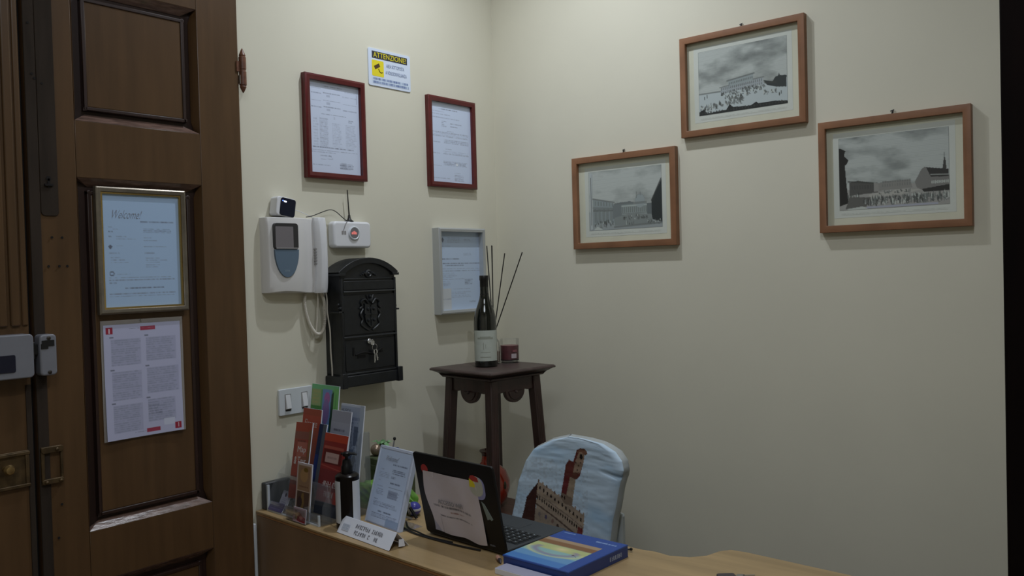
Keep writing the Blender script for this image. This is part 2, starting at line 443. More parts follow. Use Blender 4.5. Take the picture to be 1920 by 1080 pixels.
def door_leaf(name, x0, x1, label, panels, right_stile, left_stile, zf=.028):
    """local frame: X along the wall, Y up, Z out. Face at Z=zf"""
    root = bpy.data.objects.new(name, None); COL.objects.link(root); root.location = (0, 0, 0); root.rotation_euler = ON_A
    root['kind'] = 'structure'; root['label'] = label; root['category'] = 'door'
    H = 2.60; th = .045
    MB().box(x1 - right_stile, x1, .01, H, zf - th, zf).build('stile', M['door'], root, bevel=.0025)
    MB().box(x0, x0 + left_stile, .01, H, zf - th, zf).build('stile', M['door'], root, bevel=.0025)
    xa, xb = x0 + left_stile, x1 - right_stile
    ys = [.01] + [v for p in panels for v in p] + [H]
    for k in range(0, len(ys), 2):
        MB().box(xa, xb, ys[k], ys[k + 1], zf - th, zf).build('rail', M['door'], root, bevel=.0015)
    for (ya, yb) in panels:
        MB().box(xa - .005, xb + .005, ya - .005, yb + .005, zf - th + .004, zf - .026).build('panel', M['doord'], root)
        # raised field with a sunk dark border
        g = .035
        MB().box(xa + g, xb - g, ya + g, yb - g, zf - .028, zf - .014).build('panel_field', M['door'], root, bevel=.006)
        bm_ = MB()
        for (p, q, w) in (((xa + g, ya + g), (xb - g, ya + g), 0), ((xa + g, yb - g), (xb - g, yb - g), 0), ((xa + g, ya + g), (xa + g, yb - g), 1), ((xb - g, ya + g), (xb - g, yb - g), 1)):
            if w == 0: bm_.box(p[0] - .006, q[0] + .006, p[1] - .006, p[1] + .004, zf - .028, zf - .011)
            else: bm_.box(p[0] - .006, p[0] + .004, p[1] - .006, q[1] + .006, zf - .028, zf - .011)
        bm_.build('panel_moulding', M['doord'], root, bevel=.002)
        c = MB()
        for p, q, i in (((xa, ya), (xb, ya), (0, 1)), ((xb, yb), (xa, yb), (0, -1))): chamfer_strip(c, p, q, i, .020, .024)
        o = c.build('chamfer', M['chamfer'], root, rm=1e-7); o.location = (0, 0, zf)
        c = MB()
        for p, q, i in (((xb, ya), (xb, yb), (-1, 0)), ((xa, yb), (xa, ya), (1, 0))): chamfer_strip(c, p, q, i, .012, .024)
        o = c.build('chamfer', M['door'], root, rm=1e-7); o.location = (0, 0, zf)
    return root
dr = door_leaf('door_1', -1.738, -1.158, 'dark brown varnished door leaf with framed notices, right leaf by the wall', [(.12, .705), (.835, 1.72), (1.862, 2.205)], .129, .113)
# meeting strip with holes, latch plate, keyhole
mb = MB().box(-1.738, -1.713, .02, 2.6, .026, .031); mb.build('meeting_strip', M['doorgrey'], dr, bevel=.0015)
mb = MB().prism(rrect(-1.712, -1.671, 1.622, 2.585, .010), .027, .0315); mb.build('bolt_plate', M['doorgrey'], dr, bevel=.001)
mb = MB().lathe([(.0055, 0), (.0055, .002)], (-1.693, 1.712, .0312), 14); mb.box(-1.6955, -1.6905, 1.69, 1.712, .0312, .0332); mb.box(-1.703, -1.684, 1.694, 1.699, .0312, .037)
mb.build('keyhole_hook', M['nail'], dr)
for i, (hx, hy) in enumerate([(-1.727, 2.08), (-1.722, 1.96), (-1.716, 1.95), (-1.69, 1.57), (-1.665, 1.57), (-1.70, 1.50), (-1.675, 1.50), (-1.655, 1.50), (-1.70, 1.94), (-1.70, .84), (-1.69, .92)]):
    MB().lathe([(.003, 0), (.003, .0012)], (hx, hy, .031 if hx < -1.67 else .0278), 10).build('nail_hole', M['black'], dr)
# strike frame (brass) on the right leaf
mb = MB()
for a in ((-1.735, -1.684, 1.050, 1.066), (-1.735, -1.684, .975, .988)): mb.prism(rrect(*a, .006), .028, .038)
mb.box(-1.735, -1.727, .975, 1.066, .028, .036); mb.box(-1.690, -1.684, .985, 1.055, .028, .034)
for q in ((-1.725, .981), (-1.693, .981), (-1.70, 1.058)): mb.sphere((q[0], q[1], .039), .005, 10)
mb.build('strike_frame', M['brassd'], dr, bevel=.0015)
# hinge at the wall side
h = MB().lathe([(0, 0), (.004, .006), (.0095, .018), (.0085, .022), (.0105, .024), (.0105, .062), (.009, .064), (.009, .068), (.0105, .070), (.0105, .104), (.0085, .106), (.0095, .110), (.004, .124), (0, .131)], (-1.146, 1.994, .030), 20, axis='y')
h.box(-1.166, -1.146, 2.055, 2.085, .022, .032); h.build('hinge_barrel', M['hinge'], dr)
MB().box(-1.158, -1.150, 2.02, 2.045, .0, .034).build('hinge_knuckle', M['steel'], dr)

dl = door_leaf('door_2', -2.335, -1.748, 'dark brown varnished door leaf cut by the left picture edge', [(.12, .705), (.835, 1.72), (1.862, 2.205)], .125, .125)
for k, (a, b, zz) in enumerate(((-1.842, -1.823, .034), (-1.816, -1.796, .036), (-1.789, -1.768, .036), (-1.764, -1.7505, .033))):
    MB().box(a, b, 1.36, 2.6, .026, zz).build('reeded_strip', M['door'], dl, bevel=.004, seg=3)
MB().box(-1.762, -1.7495, .02, 1.22, .026, .032).build('meeting_strip', M['doorgrey'], dl, bevel=.002)
MB().box(-1.747, -1.739, .01, 2.6, -.01, .010).build('gap_shadow_strip', M['black'], dl)
# brass plate with knob
mb = MB().prism(rrect(-1.90, -1.757, .978, 1.066, .006), .028, .032)
mb.box(-1.90, -1.760, 1.056, 1.064, .032, .038).box(-1.90, -1.760, .980, .988, .032, .038).box(-1.770, -1.762, .98, 1.064, .032, .037)
mb.build('knob_plate', M['brassd'], dl, bevel=.0015)
MB().lathe([(.008, 0), (.006, .006), (.006, .012), (.011, .018), (.0125, .024), (.009, .031), (0, .033)], (-1.812, 1.030, .031), 20).build('knob', M['brass'], dl)

# electric rim lock: body on the left leaf, keeper on the right leaf
lk = thing('rim_lock', 'grey-white electric rim lock body with dark label, mounted across the left door leaf', 'lock', (.028, -1.80, 1.236), ON_A)
MB().prism(rrect(-.10, .045, .004, .106, .010), 0, .042).build('lock_body', M['lockw'], lk, bevel=.003, seg=3)
MB().prism(rrect(-.08, .004, .020, .060, .004), .0422, .0435).build('label_plate', M['navy'], lk)
MB().box(.045, .052, .045, .085, .006, .030).box(.050, .060, .055, .08, .010, .026).build('latch_bolt', M['blackp'], lk, bevel=.001)
kp = thing('lock_keeper', 'small grey-white lock keeper with black slot on the right door leaf', 'lock', (.0315, -1.738, 1.240), ON_A)
MB().prism(rrect(-.002, .036, 0, .098, .009), 0, .034).build('keeper_body', M['lockw'], kp, bevel=.004, seg=3)
MB().box(.002, .030, .070, .084, .0341, .0358).box(.0, .016, .064, .076, .0341, .0356).build('keeper_slot', M['blackp'], kp)
for yy in (.089, .008):
    MB().lathe([(.0045, 0), (.0045, .002), (.003, .003), (0, .0032)], (.018, yy, .034), 12).build('screw', M['iron'], kp)

# ================================================================== FRAMED NOTICES on the left wall
def frame_mesh(w, h, b, d, prof=.003):
    mb = MB(); o = [(-w / 2, -h / 2), (w / 2, -h / 2), (w / 2, h / 2), (-w / 2, h / 2)]; i = [(x - math.copysign(b, x), y - math.copysign(b, y)) for x, y in o]
    vs = {}
    def ring(p, z): return [mb.bm.verts.new((x, y, z)) for x, y in p]
    o0, o1 = ring(o, 0), ring(o, d); m1 = ring([(x * (1 - 2 * b * .35 / w), y * (1 - 2 * b * .35 / h)) for x, y in o], d + prof)
    i1 = ring(i, d); i0 = ring(i, d * .35)
    for a, c in ((o0, o1), (o1, m1), (m1, i1), (i1, i0)):
        for k in range(4): mb.bm.faces.new((a[k], a[(k + 1) % 4], c[(k + 1) % 4], c[k]))
    return mb
def doc_frame(name, y, z, w, h, b, d, fm, label, cv, cat='picture frame', tilt=0, back=.0015, glaze=True, base=None, group=None, rot=ON_A, loc=None, sw=PRINTG):
    t = thing(name, label, cat, loc or (0.0, y, z), rot, group)
    if tilt: t.rotation_euler = (rot[0], tilt, rot[2])
    fo = frame_mesh(w, h, b, d).build('frame', fm, t, bevel=.0008)
    MB().box(-w / 2 + b * .5, w / 2 - b * .5, -h / 2 + b * .5, h / 2 - b * .5, .0005, d * .35).build('backing', M['paper'], t)
    sheet('document', cv, -w / 2 + b * .8, w / 2 - b * .8, -h / 2 + b * .8, h / 2 - b * .8, d * .35 + .0006, sw, t)
    return t

PB = (.80, .84, .92)      # white paper
G1, G2 = (.52, .55, .62), (.40, .42, .48)
# left certificate: header rows, table, stamp
c = Cv(118, 170, PB)
c.row(.30, .66, .06, .012, G1, .7); c.row(.08, .25, .09, .008, G1); c.row(.70, .95, .09, .014, G1, .4)
for y in (.14, .22, .29): c.row(.08, .26, y, .010, G1, .7); c.row(.30, .62, y - .012, .009, G2, .6); c.row(.66, .93, y, .010, G1, .6); c.rect(.36, y + .005, .42, y + .03, G1, .35)
c.rect(.93, .10, .94, .20, G1, .7)
c.row(.25, .72, .355, .010, G2, .8)
c.block(.48, .60, .375, .405, 2, G2, .6); c.block(.76, .88, .385, .42, 2, G2, .6)
c.block(.10, .20, .40, .70, 10, G1, .35, .03); c.block(.22, .38, .40, .70, 22, G2, .40, .02); c.block(.45, .64, .44, .70, 15, G1, .35, .06); c.block(.70, .92, .44, .70, 15, G1, .35, .05)
for x in (.17, .22): c.line(x, .38, x, .69, .006, G1, .6)
c.row(.08, .85, .712, .008, G2, .8); c.row(.06, .92, .745, .010, G2, .6); c.row(.06, .5, .765, .008, G1, .5)
c.row(.20, .42, .80, .008, G1, .7); c.line(.22, .84, .45, .83, .006, G1, .6); c.line(.38, .79, .45, .83, .006, G1, .5)
c.row(.08, .40, .90, .010, G1, .6); c.block(.58, .84, .865, .925, 4, G2, .65, .02); c.rect(.60, .86, .70, .93, G2, .2); c.rect(.58, .925, .78, .93, G1, .6)
doc_frame('certificate_frame', -.7975, 1.932, .243, .328, .019, .019, M['maroon'], 'maroon-framed printed certificate with a table, above the video intercom', c, 'certificate')
# right certificate
c = Cv(118, 170, (.80, .85, .94))
c.row(.22, .66, .095, .012, G2, .8); c.row(.05, .35, .125, .008, G1, .7); c.row(.05, .48, .16, .010, G1, .5); c.row(.05, .7, .20, .010, G1, .6)
c.block(.28, .42, .23, .31, 4, G2, .5); c.row(.48, .75, .26, .010, G2, .5); c.row(.48, .65, .295, .008, G2, .5)
c.row(.40, .56, .355, .010, G2, .6); c.block(.05, .93, .37, .43, 4, G1, .6, .03)
c.block(.32, .93, .455, .51, 3, G1, .65, .03); c.row(.06, .24, .50, .008, G1, .6)
c.row(.35, .50, .575, .010, G2, .4); c.block(.30, .93, .595, .645, 3, G1, .6, .05); c.row(.06, .22, .635, .008, G2, .5)
c.block(.30, .88, .72, .78, 4, G2, .5, .05); c.ell(.62, .755, .025, .014, (.9, .92, .95)); c.row(.06, .26, .785, .008, G1, .6)
c.block(.55, .78, .88, .96, 5, G2, .45, .02); c.row(.55, .7, .86, .006, G1, .5); c.row(.06, .45, .935, .009, G1, .5)
doc_frame('certificate_frame', -.2535, 1.937, .252, .330, .019, .017, M['maroon'], 'maroon-framed letter nearest the room corner, right of the warning sign', c, 'certificate')
# silver framed letter
c = Cv(118, 160, (.74, .81, .90))
c.poly([(.10, .11), (.13, .08), (.16, .11), (.13, .15)], G2, .8)
c.block(.24, .58, .075, .15, 4, G1, .65, .1); c.block(.62, .86, .10, .13, 2, G1, .5); c.row(.06, .30, .19, .008, G1, .5); c.row(.06, .18, .22, .008, G1, .5)
c.block(.60, .85, .27, .31, 3, G1, .5, .1); c.row(.05, .50, .35, .014, G2, .9)
c.row(.12, .98, .405, .014, G2, .7); c.row(.18, .6, .43, .012, G2, .6); c.row(.03, .98, .47, .008, G1, .7); c.row(.03, .98, .50, .008, G1, .6)
c.block(.05, .5, .52, .59, 4, G1, .4, .2); c.row(.06, .62, .605, .008, G1, .7); c.block(.10, .36, .62, .69, 4, G1, .5, .1); c.block(.62, .84, .60, .68, 4, G2, .55, .05)
c.row(.35, .75, .73, .008, G1, .6); c.block(.3, .8, .76, .84, 4, G1, .3, .2); c.rect(.0, .72, .30, .98, (.85, .80, .72), .45); c.row(.1, .3, .85, .008, G1, .5); c.block(.72, .88, .885, .91, 2, G2, .7, .05)
doc_frame('framed_letter', -.236, 1.464, .252, .316, .014, .034, M['silver'], 'silver-grey framed letter behind the wine bottle, left of the corner', c, 'certificate')

# framed welcome notice on the door
WB = (.66, .76, .88)
c = Cv(110, 165, WB)
c.row(.48, .92, .243, .012, G2, .7)
c.row(.14, .20, .315, .006, G1, .6); c.row(.08, .13, .295, .006, G2, .6); c.row(.08, .14, .335, .010, G2, .9); c.block(.52, .90, .30, .345, 3, G2, .5, .05)
c.row(.08, .12, .375, .012, G2, .8); c.row(.17, .30, .375, .008, G1, .6); c.row(.17, .42, .398, .008, G1, .7); c.row(.52, .62, .385, .010, G1, .8); c.row(.52, .69, .41, .010, G1, .8)
c.poly([(.075, .465), (.10, .445), (.125, .465), (.10, .49)], G2, .9); c.row(.17, .26, .458, .010, G1, .6); c.row(.52, .82, .465, .008, G1, .7)
c.row(.08, .21, .52, .010, G1, .6); c.row(.52, .65, .522, .010, G1, .7)
for k in range(3): c.row(.10, .22 + .05 * k, .562 + .020 * k, .007, G1, .7)
for k in range(5): c.row(.54, .72 + .1 * (k == 1) - .03 * (k == 4), .565 + .020 * k, .007, G1, .75)
c.ell(.11, .70, .032, .022, G2, .8); c.ell(.11, .70, .018, .012, WB, 1); c.row(.17, .34, .705, .010, G1, .7)
for k in range(2): c.row(.07, .86 + .05 * k, .738 + .02 * k, .007, G1, .8)
c.row(.07, .16, .782, .008, G2, .7); c.row(.26, .76, .832, .010, G2, .8); c.row(.07, .92, .878, .008, G1, .8); c.row(.07, .90, .90, .008, G1, .8)
wn = thing('notice_frame', 'gold-lipped champagne framed welcome notice hanging on the door', 'notice', (.018, -1.4605, 1.538), ON_A)
frame_mesh(.243, .326, .013, .014).build('frame', M['silverd'], wn, bevel=.001)
mb = frame_mesh(.219, .302, .006, .011, .001); mb.build('gold_lip', M['gold'], wn)
MB().box(-.108, .108, -.149, .149, .0, .004).build('backing', M['paper'], wn)
sheet('document', c, -.105, .105, -.1465, .1465, .0052, PRINTG, wn)
text('lettering', 'Welcome!', .080, .021, M['inkg'], wn, -.078, .084, .0058, shear=.6, thin=.022)

# information sheet in a clear sleeve, below
c = Cv(118, 170, (.72, .73, .84))
RD = (.60, .16, .24)
c.rect(.035, .025, .115, .085, RD); c.rect(.07, .035, .085, .075, (.85, .75, .8)); c.rect(.885, .915, .965, .975, RD); c.rect(.92, .925, .935, .965, (.85, .75, .8))
c.row(.32, .46, .045, .010, G2, .8); c.rect(.47, .028, .66, .062, RD, .85); c.row(.49, .64, .045, .010, (.8, .7, .75), .5)
c.row(.36, .50, .955, .010, G2, .6); c.rect(.51, .938, .69, .968, RD, .85)
for (x0, x1, y0, y1) in ((.09, .47, .13, .36), (.09, .47, .41, .66), (.09, .47, .70, .94), (.53, .93, .13, .34), (.53, .96, .40, .63), (.53, .90, .68, .88)):
    c.rect(x0, y0, x1, y1, (.60, .61, .72), .45); c.block(x0, x1, y0, y1, max(6, int((y1 - y0) * 55)), G1, .55, .08); c.rect(x0 - .01, y0 - .022, x0 + .04, y0 - .010, G2, .8)
c.block(.54, .74, .73, .82, 4, G2, .5, .1); c.rect(.74, .87, .88, .93, (.78, .80, .88), 1)
ns = thing('information_sheet', 'white printed information sheet with red corner icons, taped under the framed notice', 'notice', (.018, -1.4665, 1.199), ON_A)
# the sheet hangs a little skewed
def skew(X, Y, P):
    P[..., 1] += -.0 * X; P[..., 2] += .003 + .004 * (X / .11) ** 2 * (Y < 0) * (Y / -.15); return P
sheet('document', c, -.104, .104, -.1485, .1485, 0, PRINT, ns, skew)
MB().box(-.110, .112, -.150, .160, .0005, .0018).build('plastic_sleeve', clear_mat('sleeve', (.75, .72, .70), .1, .15, .72), ns)
MB().lathe([(.003, 0), (.002, .003), (0, .0035)], (-.005, .156, .002), 10).build('pin', M['steel'], ns)

# ================================================================== WARNING SIGN
sg = thing('warning_sign', 'small white and yellow video surveillance warning sign on the left wall', 'sign', (0, -.5475, 2.162), ON_A)
MB().prism(rrect(-.0965, .0965, -.063, .063, .007), 0.0004, .003).build('sign_board', mat('sign_white', (.66, .74, .88), .4), sg)
MB().box(-.080, .082, .030, .054, .003, .0034).build('header_band', M['ink'], sg)
text('lettering', 'ATTENZIONE!', .150, .0175, M['yellow'], sg, -.074, .0335, .0037)
MB().prism(rrect(-.081, -.028, -.030, .024, .004), .003, .0034).build('pictogram_field', M['yellow'], sg)
mb = MB(); rm = Matrix.Translation((-.058, .004, 0)) @ Matrix.Rotation(R(28), 4, 'Z')
mb.box(-.013, .012, -.006, .006, .0034, .0040, rm); mb.tube([(-.052, -.004, .0038), (-.048, -.012, .0038), (-.042, -.016, .0038), (-.034, -.014, .0038)], .0012, 6)
mb.build('camera_pictogram', mat('camera_brown', (.07, .035, .008), .6), sg)
text('lettering', 'AREA SOTTOPOSTA', .083, .012, M['inkb'], sg, -.016, .006, .0033)
text('lettering', 'A VIDEOSORVEGLIANZA', .098, .012, M['inkb'], sg, -.020, -.017, .0033)
c = Cv(100, 14, (.68 * 1.2, .74 * 1.18, .93)); c.block(.02, .99, .0, 1, 2, (.22, .28, .50), .75, .03)
sheet('small_print', c, -.080, .088, -.055, -.034, .0034, PRINT, sg)

# ================================================================== VIDEO INTERCOM
ic = thing('video_intercom', 'ivory video intercom with grey screen and corded handset on the left wall', 'intercom', (0, -1.087, 1.411), ON_A)
# body: swept profile across its width (local x 0..0.17), height .227
H = .227
prof = [(0, 0), (0, .024), (.006, .034), (.022, .040), (.060, .044), (.105, .044), (.128, .040), (.142, .030), (.158, .028), (.185, .030), (.205, .030), (.215, .022), (.217, 0)]
mb = MB(); n = 10; rings = []
for k in range(n + 1):
    y = H * k / n
    e = 1 - .06 * (abs(k / n - .5) * 2) ** 6
    bulge = 0.0035 * math.sin(math.pi * k / n)
    rings.append([mb.bm.verts.new((x, y + (.004 * math.sin(x * 28) if k == 0 else 0), z * e + (bulge if z > .02 else 0))) for x, z in prof])
for a, b in zip(rings, rings[1:]):
    for k in range(len(prof) - 1): mb.bm.faces.new((a[k], a[k + 1], b[k + 1], b[k]))
mb.bm.faces.new(rings[0][::-1]); mb.bm.faces.new(rings[-1])
mb.build('body', M['ivory'], ic, bevel=.002, ang=40)
def X(v): return v + 1.087
# screen hood (dark recess rim), screen, shield shaped panel
out = rrect(.017, .103, .130, .209, .009)
MB().prism(out, .040, .0500).build('screen_bezel', M['bezel'], ic, bevel=.001)
MB().prism(rrect(.021, .084, .135, .199, .003), .0500, .0508).build('screen', M['screen'], ic)
MB().box(.022, .098, .1325, .1355, .0505, .0522).build('screen_ledge', M['ivory2'], ic)
sh = [(.018, .130)] + [(.061 + .043 * math.cos(t), .128 - .082 * math.sin(t)) for t in [math.pi - math.pi * k / 20 for k in range(21)]] + [(.104, .130)]
sh = [(x, y) for x, y in sh]; sh = sh[:1] + sh[1:-1] + sh[-1:]
MB().prism(sh, .042, .0495).build('shield_panel', M['shield'], ic, bevel=.0008)
marks('lettering', .018, .005, 5, M['shieldtxt'], ic, .052, .064, .0495)
for k, (x, y) in enumerate(((.118, .040), (.125, .034), (.119, .024), (.126, .050))):
    MB().lathe([(.005, 0), (.005, .002), (.0035, .003), (0, .003)], (x, y, .038 if k != 3 else .037), 14).build('button', M['ivory'], ic)
# handset
hs = MB(); pr = []
sec = [(-.020, 0), (-.022, .014), (-.012, .026), (.004, .029), (.018, .024), (.023, .012), (.021, 0)]
n = 14; rings = []
for k in range(n + 1):
    t = k / n; y = -.006 + .236 * t; sc = 1.0 if .12 < t < .88 else (.93 + .07 * min(t, 1 - t) / .12)
    lift = .024 + .014 * (1 - math.sin(math.pi * t)) * 0 + .008 * math.sin(math.pi * t)
    waist = 1 - .16 * math.sin(math.pi * t)
    rings.append([hs.bm.verts.new((.192 + x * sc * waist, y, lift + z * sc)) for x, z in sec])
for a, b in zip(rings, rings[1:]):
    for k in range(len(sec)): hs.bm.faces.new((a[k], a[(k + 1) % len(sec)], b[(k + 1) % len(sec)], b[k]))
hs.bm.faces.new(rings[0][::-1]); hs.bm.faces.new(rings[-1])
hs.build('handset', M['white'], ic, bevel=.002, ang=50)
mb = MB()
for k in range(6): mb.box(.1705, .1735, .085 + k * .009, .089 + k * .009, .034, .045)
mb.build('earpiece_slots', M['ivory2'], ic)
# coiled cord
path = smooth_path([(.196, -.004, .030), (.206, -.030, .030), (.210, -.075, .028), (.205, -.118, .026), (.192, -.134, .024), (.176, -.130, .022), (.160, -.105, .018), (.150, -.070, .014), (.146, -.035, .012), (.150, .002, .012)], 40)
tot = len(path); coil = []
for i in range(tot * 3):
    f = i / 3; j = min(int(f), tot - 2); p = path[j].lerp(path[j + 1], f - j)
    t = (path[j + 1] - path[j]).normalized(); nn = t.cross(Vector((0, 0, 1))).normalized(); bb = t.cross(nn); a = i * .62
    coil.append(p + (nn * math.cos(a) + bb * math.sin(a)) * .0042)
MB().tube(coil, .0014, 5).build('coiled_cord', M['cord'], ic)
MB().tube(smooth_path([(.186, 0, .026), (.186, -.04, .026), (.182, -.085, .025), (.178, -.125, .024)]), .0022, 8).build('handset_lead', M['cord'], ic)
# thin ivory cable running down past the letter box
wc = MB().tube(smooth_path([(.020, -.866, 1.415), (.022, -.8625, 1.385), (.026, -.866, 1.350), (.028, -.8635, 1.318), (.028, -.8585, 1.28), (.030, -.860, 1.22), (.030, -.8565, 1.16), (.028, -.858, 1.11), (.018, -.862, 1.05), (.010, -.86, .9), (.008, -.86, .80)]), .0024, 8).build('phone_cable', M['cord'])
tag(wc, 'thin ivory cable hanging down along the left side of the black letter box', 'cable')

# small camera standing on the intercom
sc_ = thing('desk_camera', 'small white cube camera with dark face and lit dots, on top of the intercom', 'camera', (.022, -1.022, 1.6425), (R(90), R(9), R(90)))
MB().prism(rrect(-.034, .034, -.002, .056, .010), -.018, .018).build('housing', M['white'], sc_, bevel=.003, seg=3)
MB().prism(rrect(-.022, .032, .000, .054, .008), .018, .0195).build('front_glass', M['camface'], sc_, bevel=.0005)
MB().sphere((-.009, .043, .0200), .0021, 8).build('lamp_dot', M['led'], sc_)
MB().sphere((-.004, .0425, .0200), .0021, 8).build('lamp_dot', M['led'], sc_)
MB().sphere((-.015, .044, .0198), .0020, 8).build('lamp_dot', M['ledb'], sc_)

# alarm siren / control box
al = thing('alarm_unit', 'small white alarm unit with a round dial, above the black letter box', 'alarm', (0, -.757, 1.590), ON_A)
MB().prism(rrect(-.078, .078, -.043, .043, .014), .0, .032).build('housing', M['white'], al, bevel=.007, seg=3)
MB().lathe([(.0215, 0), (.0225, .004), (.0195, .0055), (.017, .003), (.0, .003)], (.004, .005, .0318), 28).build('dial_ring', M['plate'], al)
MB().lathe([(.0165, 0), (.0165, .0012), (0, .0012)], (.004, .005, .0347), 24).build('dial_face', M['screen'], al)
mb = MB()
for k in range(5): mb.box(-.008 + k * .0045, -.0055 + k * .0045, .001, .012 - abs(k - 2) * .002, .0359, .0366)
mb.build('red_indicator', M['ledr'], al)
for x in (-.046, -.036):
    mb = MB(); mb.prism(rrect(x, x + .008, .000, .012, .002), .0315, .0325); mb.build('button', M['ivory2'], al)
an = thing('antenna', 'black rod antenna on a flared magnetic foot, on top of the alarm unit', 'antenna', (.016, -.757, 1.6332), (0, 0, 0))
MB().lathe([(.014, 0), (.0135, .003), (.008, .006), (.005, .012), (.0035, .022)], (0, 0, 0), 20).build('foot', M['blackp'], an)
MB().tube([(0, 0, .018), (.001, -.003, .055), (.002, -.0065, .103)], [.0026, .0020, .0017], 8).build('rod', M['blackp'], an)
aw = MB().tube(smooth_path([(.016, -.770, 1.637), (.018, -.785, 1.645), (.02, -.815, 1.664), (.02, -.838, 1.669), (.02, -.87, 1.660), (.02, -.905, 1.648), (.018, -.93, 1.643)]), .0014, 6).build('antenna_cable', M['blackp'])
tag(aw, 'thin dark cable arching from the antenna foot to the intercom top', 'cable')
aw = MB().tube(smooth_path([(.018, -.990, 1.668), (.018, -.955, 1.660), (.018, -.925, 1.650), (.018, -.90, 1.640)]), .0012, 6).build('camera_cable', M['white'])
tag(aw, 'thin white cable trailing from the cube camera over the intercom', 'cable')
aw = MB().tube(smooth_path([(.024, -.770, 1.634), (.036, -.785, 1.630), (.0385, -.795, 1.618), (.035, -.797, 1.603)]), .0008, 5).build('button_wire', M['inkg'])
tag(aw, 'hair-thin grey wire looping over the alarm unit face', 'cable')

# switch plate
sp = thing('light_switch', 'white two-gang light switch plate low on the left wall', 'switch', (0, -.981, 1.0765), ON_A)
MB().prism(rrect(-.062, .062, -.040, .040, .004), 0, .009).build('plate', M['plate'], sp, bevel=.0015)
for x in (-.031, .030):
    MB().box(x - .0115, x + .0115, -.025, .024, .009, .0096).build('rocker_slot', M['ivory2'], sp)
    mb = MB().hexa([(x - .0085, -.022, .009), (x + .0085, -.022, .009), (x + .0085, .021, .009), (x - .0085, .021, .009)], [(x - .0085, -.020, .017), (x + .0085, -.020, .017), (x + .0085, .021, .0105), (x - .0085, .021, .0105)])
    mb.build('rocker', M['white'], sp, bevel=.0006)
    MB().box(x - .010, x + .010, -.0275, -.0235, .0092, .0105).build('rocker_gap', M['darkgap'], sp)

# ================================================================== BLACK LETTER BOX
lb = thing('letter_box', 'black cast letter box with embossed crest and keys, on the left wall', 'letter box', (0, -.740, 1.104), ON_A)
Wb, D = .115, .080
def arch(hw, y0, ys, yt, n=16):          # flat-sided outline with an arched top
    pts = [(-hw, y0), (hw, y0), (hw, ys)]
    r = (hw * hw + (yt - ys) ** 2) / (2 * (yt - ys)); cy = yt - r; a0 = math.asin(min(1, hw / r))
    for k in range(1, n): 
        a = a0 - 2 * a0 * k / n; pts.append((r * math.sin(a), cy + r * math.cos(a)))
    pts.append((-hw, ys)); return pts
MB().prism(arch(Wb, .006, .362, .396), 0, D).build('body', M['mailbox'], lb, bevel=.002)
# arched hood rim and pediment
mb = MB(); o_ = arch(Wb + .010, .352, .364, .410)[2:]; i_ = arch(Wb - .006, .352, .352, .392)[2:]
for zz0, zz1 in ((.006, D + .008),):
    P0 = [mb.bm.verts.new((x, y, zz0)) for x, y in o_]; P1 = [mb.bm.verts.new((x, y, zz1)) for x, y in o_]
    Q0 = [mb.bm.verts.new((x, y, zz0)) for x, y in i_]; Q1 = [mb.bm.verts.new((x, y, zz1)) for x, y in i_]
    for k in range(len(o_) - 1):
        for q in ((P0[k], P0[k + 1], P1[k + 1], P1[k]), (Q0[k], Q0[k + 1], Q1[k + 1], Q1[k]), (P1[k], P1[k + 1], Q1[k + 1], Q1[k]), (P0[k], P0[k + 1], Q0[k + 1], Q0[k])): mb.bm.faces.new(q)
mb.build('hood', M['mailbox'], lb, bevel=.001)
for s_ in (-1, 1):
    MB().box(s_ * (Wb - .002) - .014, s_ * (Wb - .002) + .014, .352, .360, .004, D + .010).build('hood_return', M['mailbox'], lb, bevel=.001)
MB().lathe([(.013, 0), (.014, .004), (.009, .007), (.006, .004), (.003, .008), (0, .008)], (0, .358, D), 18).build('rosette', M['mailb2'], lb)
for s_ in (-1, 1):
    mb = MB()
    for k in range(3): mb.sphere((s_ * (.017 + k * .007), .360 - k * .003, D + .002), .005 - k * .001, 8)
    mb.build('rosette_scroll', M['mailb2'], lb)
MB().box(-Wb + .006, Wb - .006, .340, .344, D, D + .004).build('moulding', M['mailb2'], lb, bevel=.001)
# letter flap
MB().box(-Wb + .010, Wb - .008, .306, .336, D, D + .005).build('letter_flap', M['mailbox'], lb, bevel=.002)
MB().box(-Wb + .008, Wb - .006, .300, .304, D, D + .009).build('flap_lip', mat('worn_edge', (.09, .095, .10), .3, metal=.5), lb, bevel=.001)
# door panel with crest
MB().box(-Wb + .008, Wb - .006, .164, .292, D, D + .004).build('crest_panel', M['mailbox'], lb, bevel=.003)
MB().box(-Wb + .004, Wb - .002, .155, .160, D, D + .008).build('moulding', mat('worn_edge2', (.03, .033, .037), .35), lb, bevel=.001)
cr_ = MB()
shield = [(-.024, .262), (-.027, .235), (-.022, .205), (-.010, .190), (0, .184), (.010, .190), (.022, .205), (.027, .235), (.024, .262), (0, .256)]
cr_.prism(shield, D + .004, D + .010)
cr_.box(-.0015, .0015, .190, .256, D + .010, D + .013).box(-.025, .025, .226, .229, D + .010, D + .013)
for s_ in (-1, 1):
    cr_.tube(smooth_path([(s_ * .008, .262, D + .008), (s_ * .022, .276, D + .008), (s_ * .038, .268, D + .008), (s_ * .034, .255, D + .008), (s_ * .044, .246, D + .007)], 5), .0032, 6)
    cr_.tube(smooth_path([(s_ * .030, .245, D + .006), (s_ * .041, .228, D + .007), (s_ * .033, .212, D + .006), (s_ * .038, .196, D + .006), (s_ * .024, .184, D + .006), (s_ * .008, .176, D + .006)], 5), .0034, 6)
    cr_.tube([(s_ * .006, .270, D + .006), (s_ * .014, .290, D + .006)], .0028, 6)
    for q in ((.012, .244), (.012, .208)): cr_.sphere((s_ * q[0], q[1], D + .011), .0055, 8)
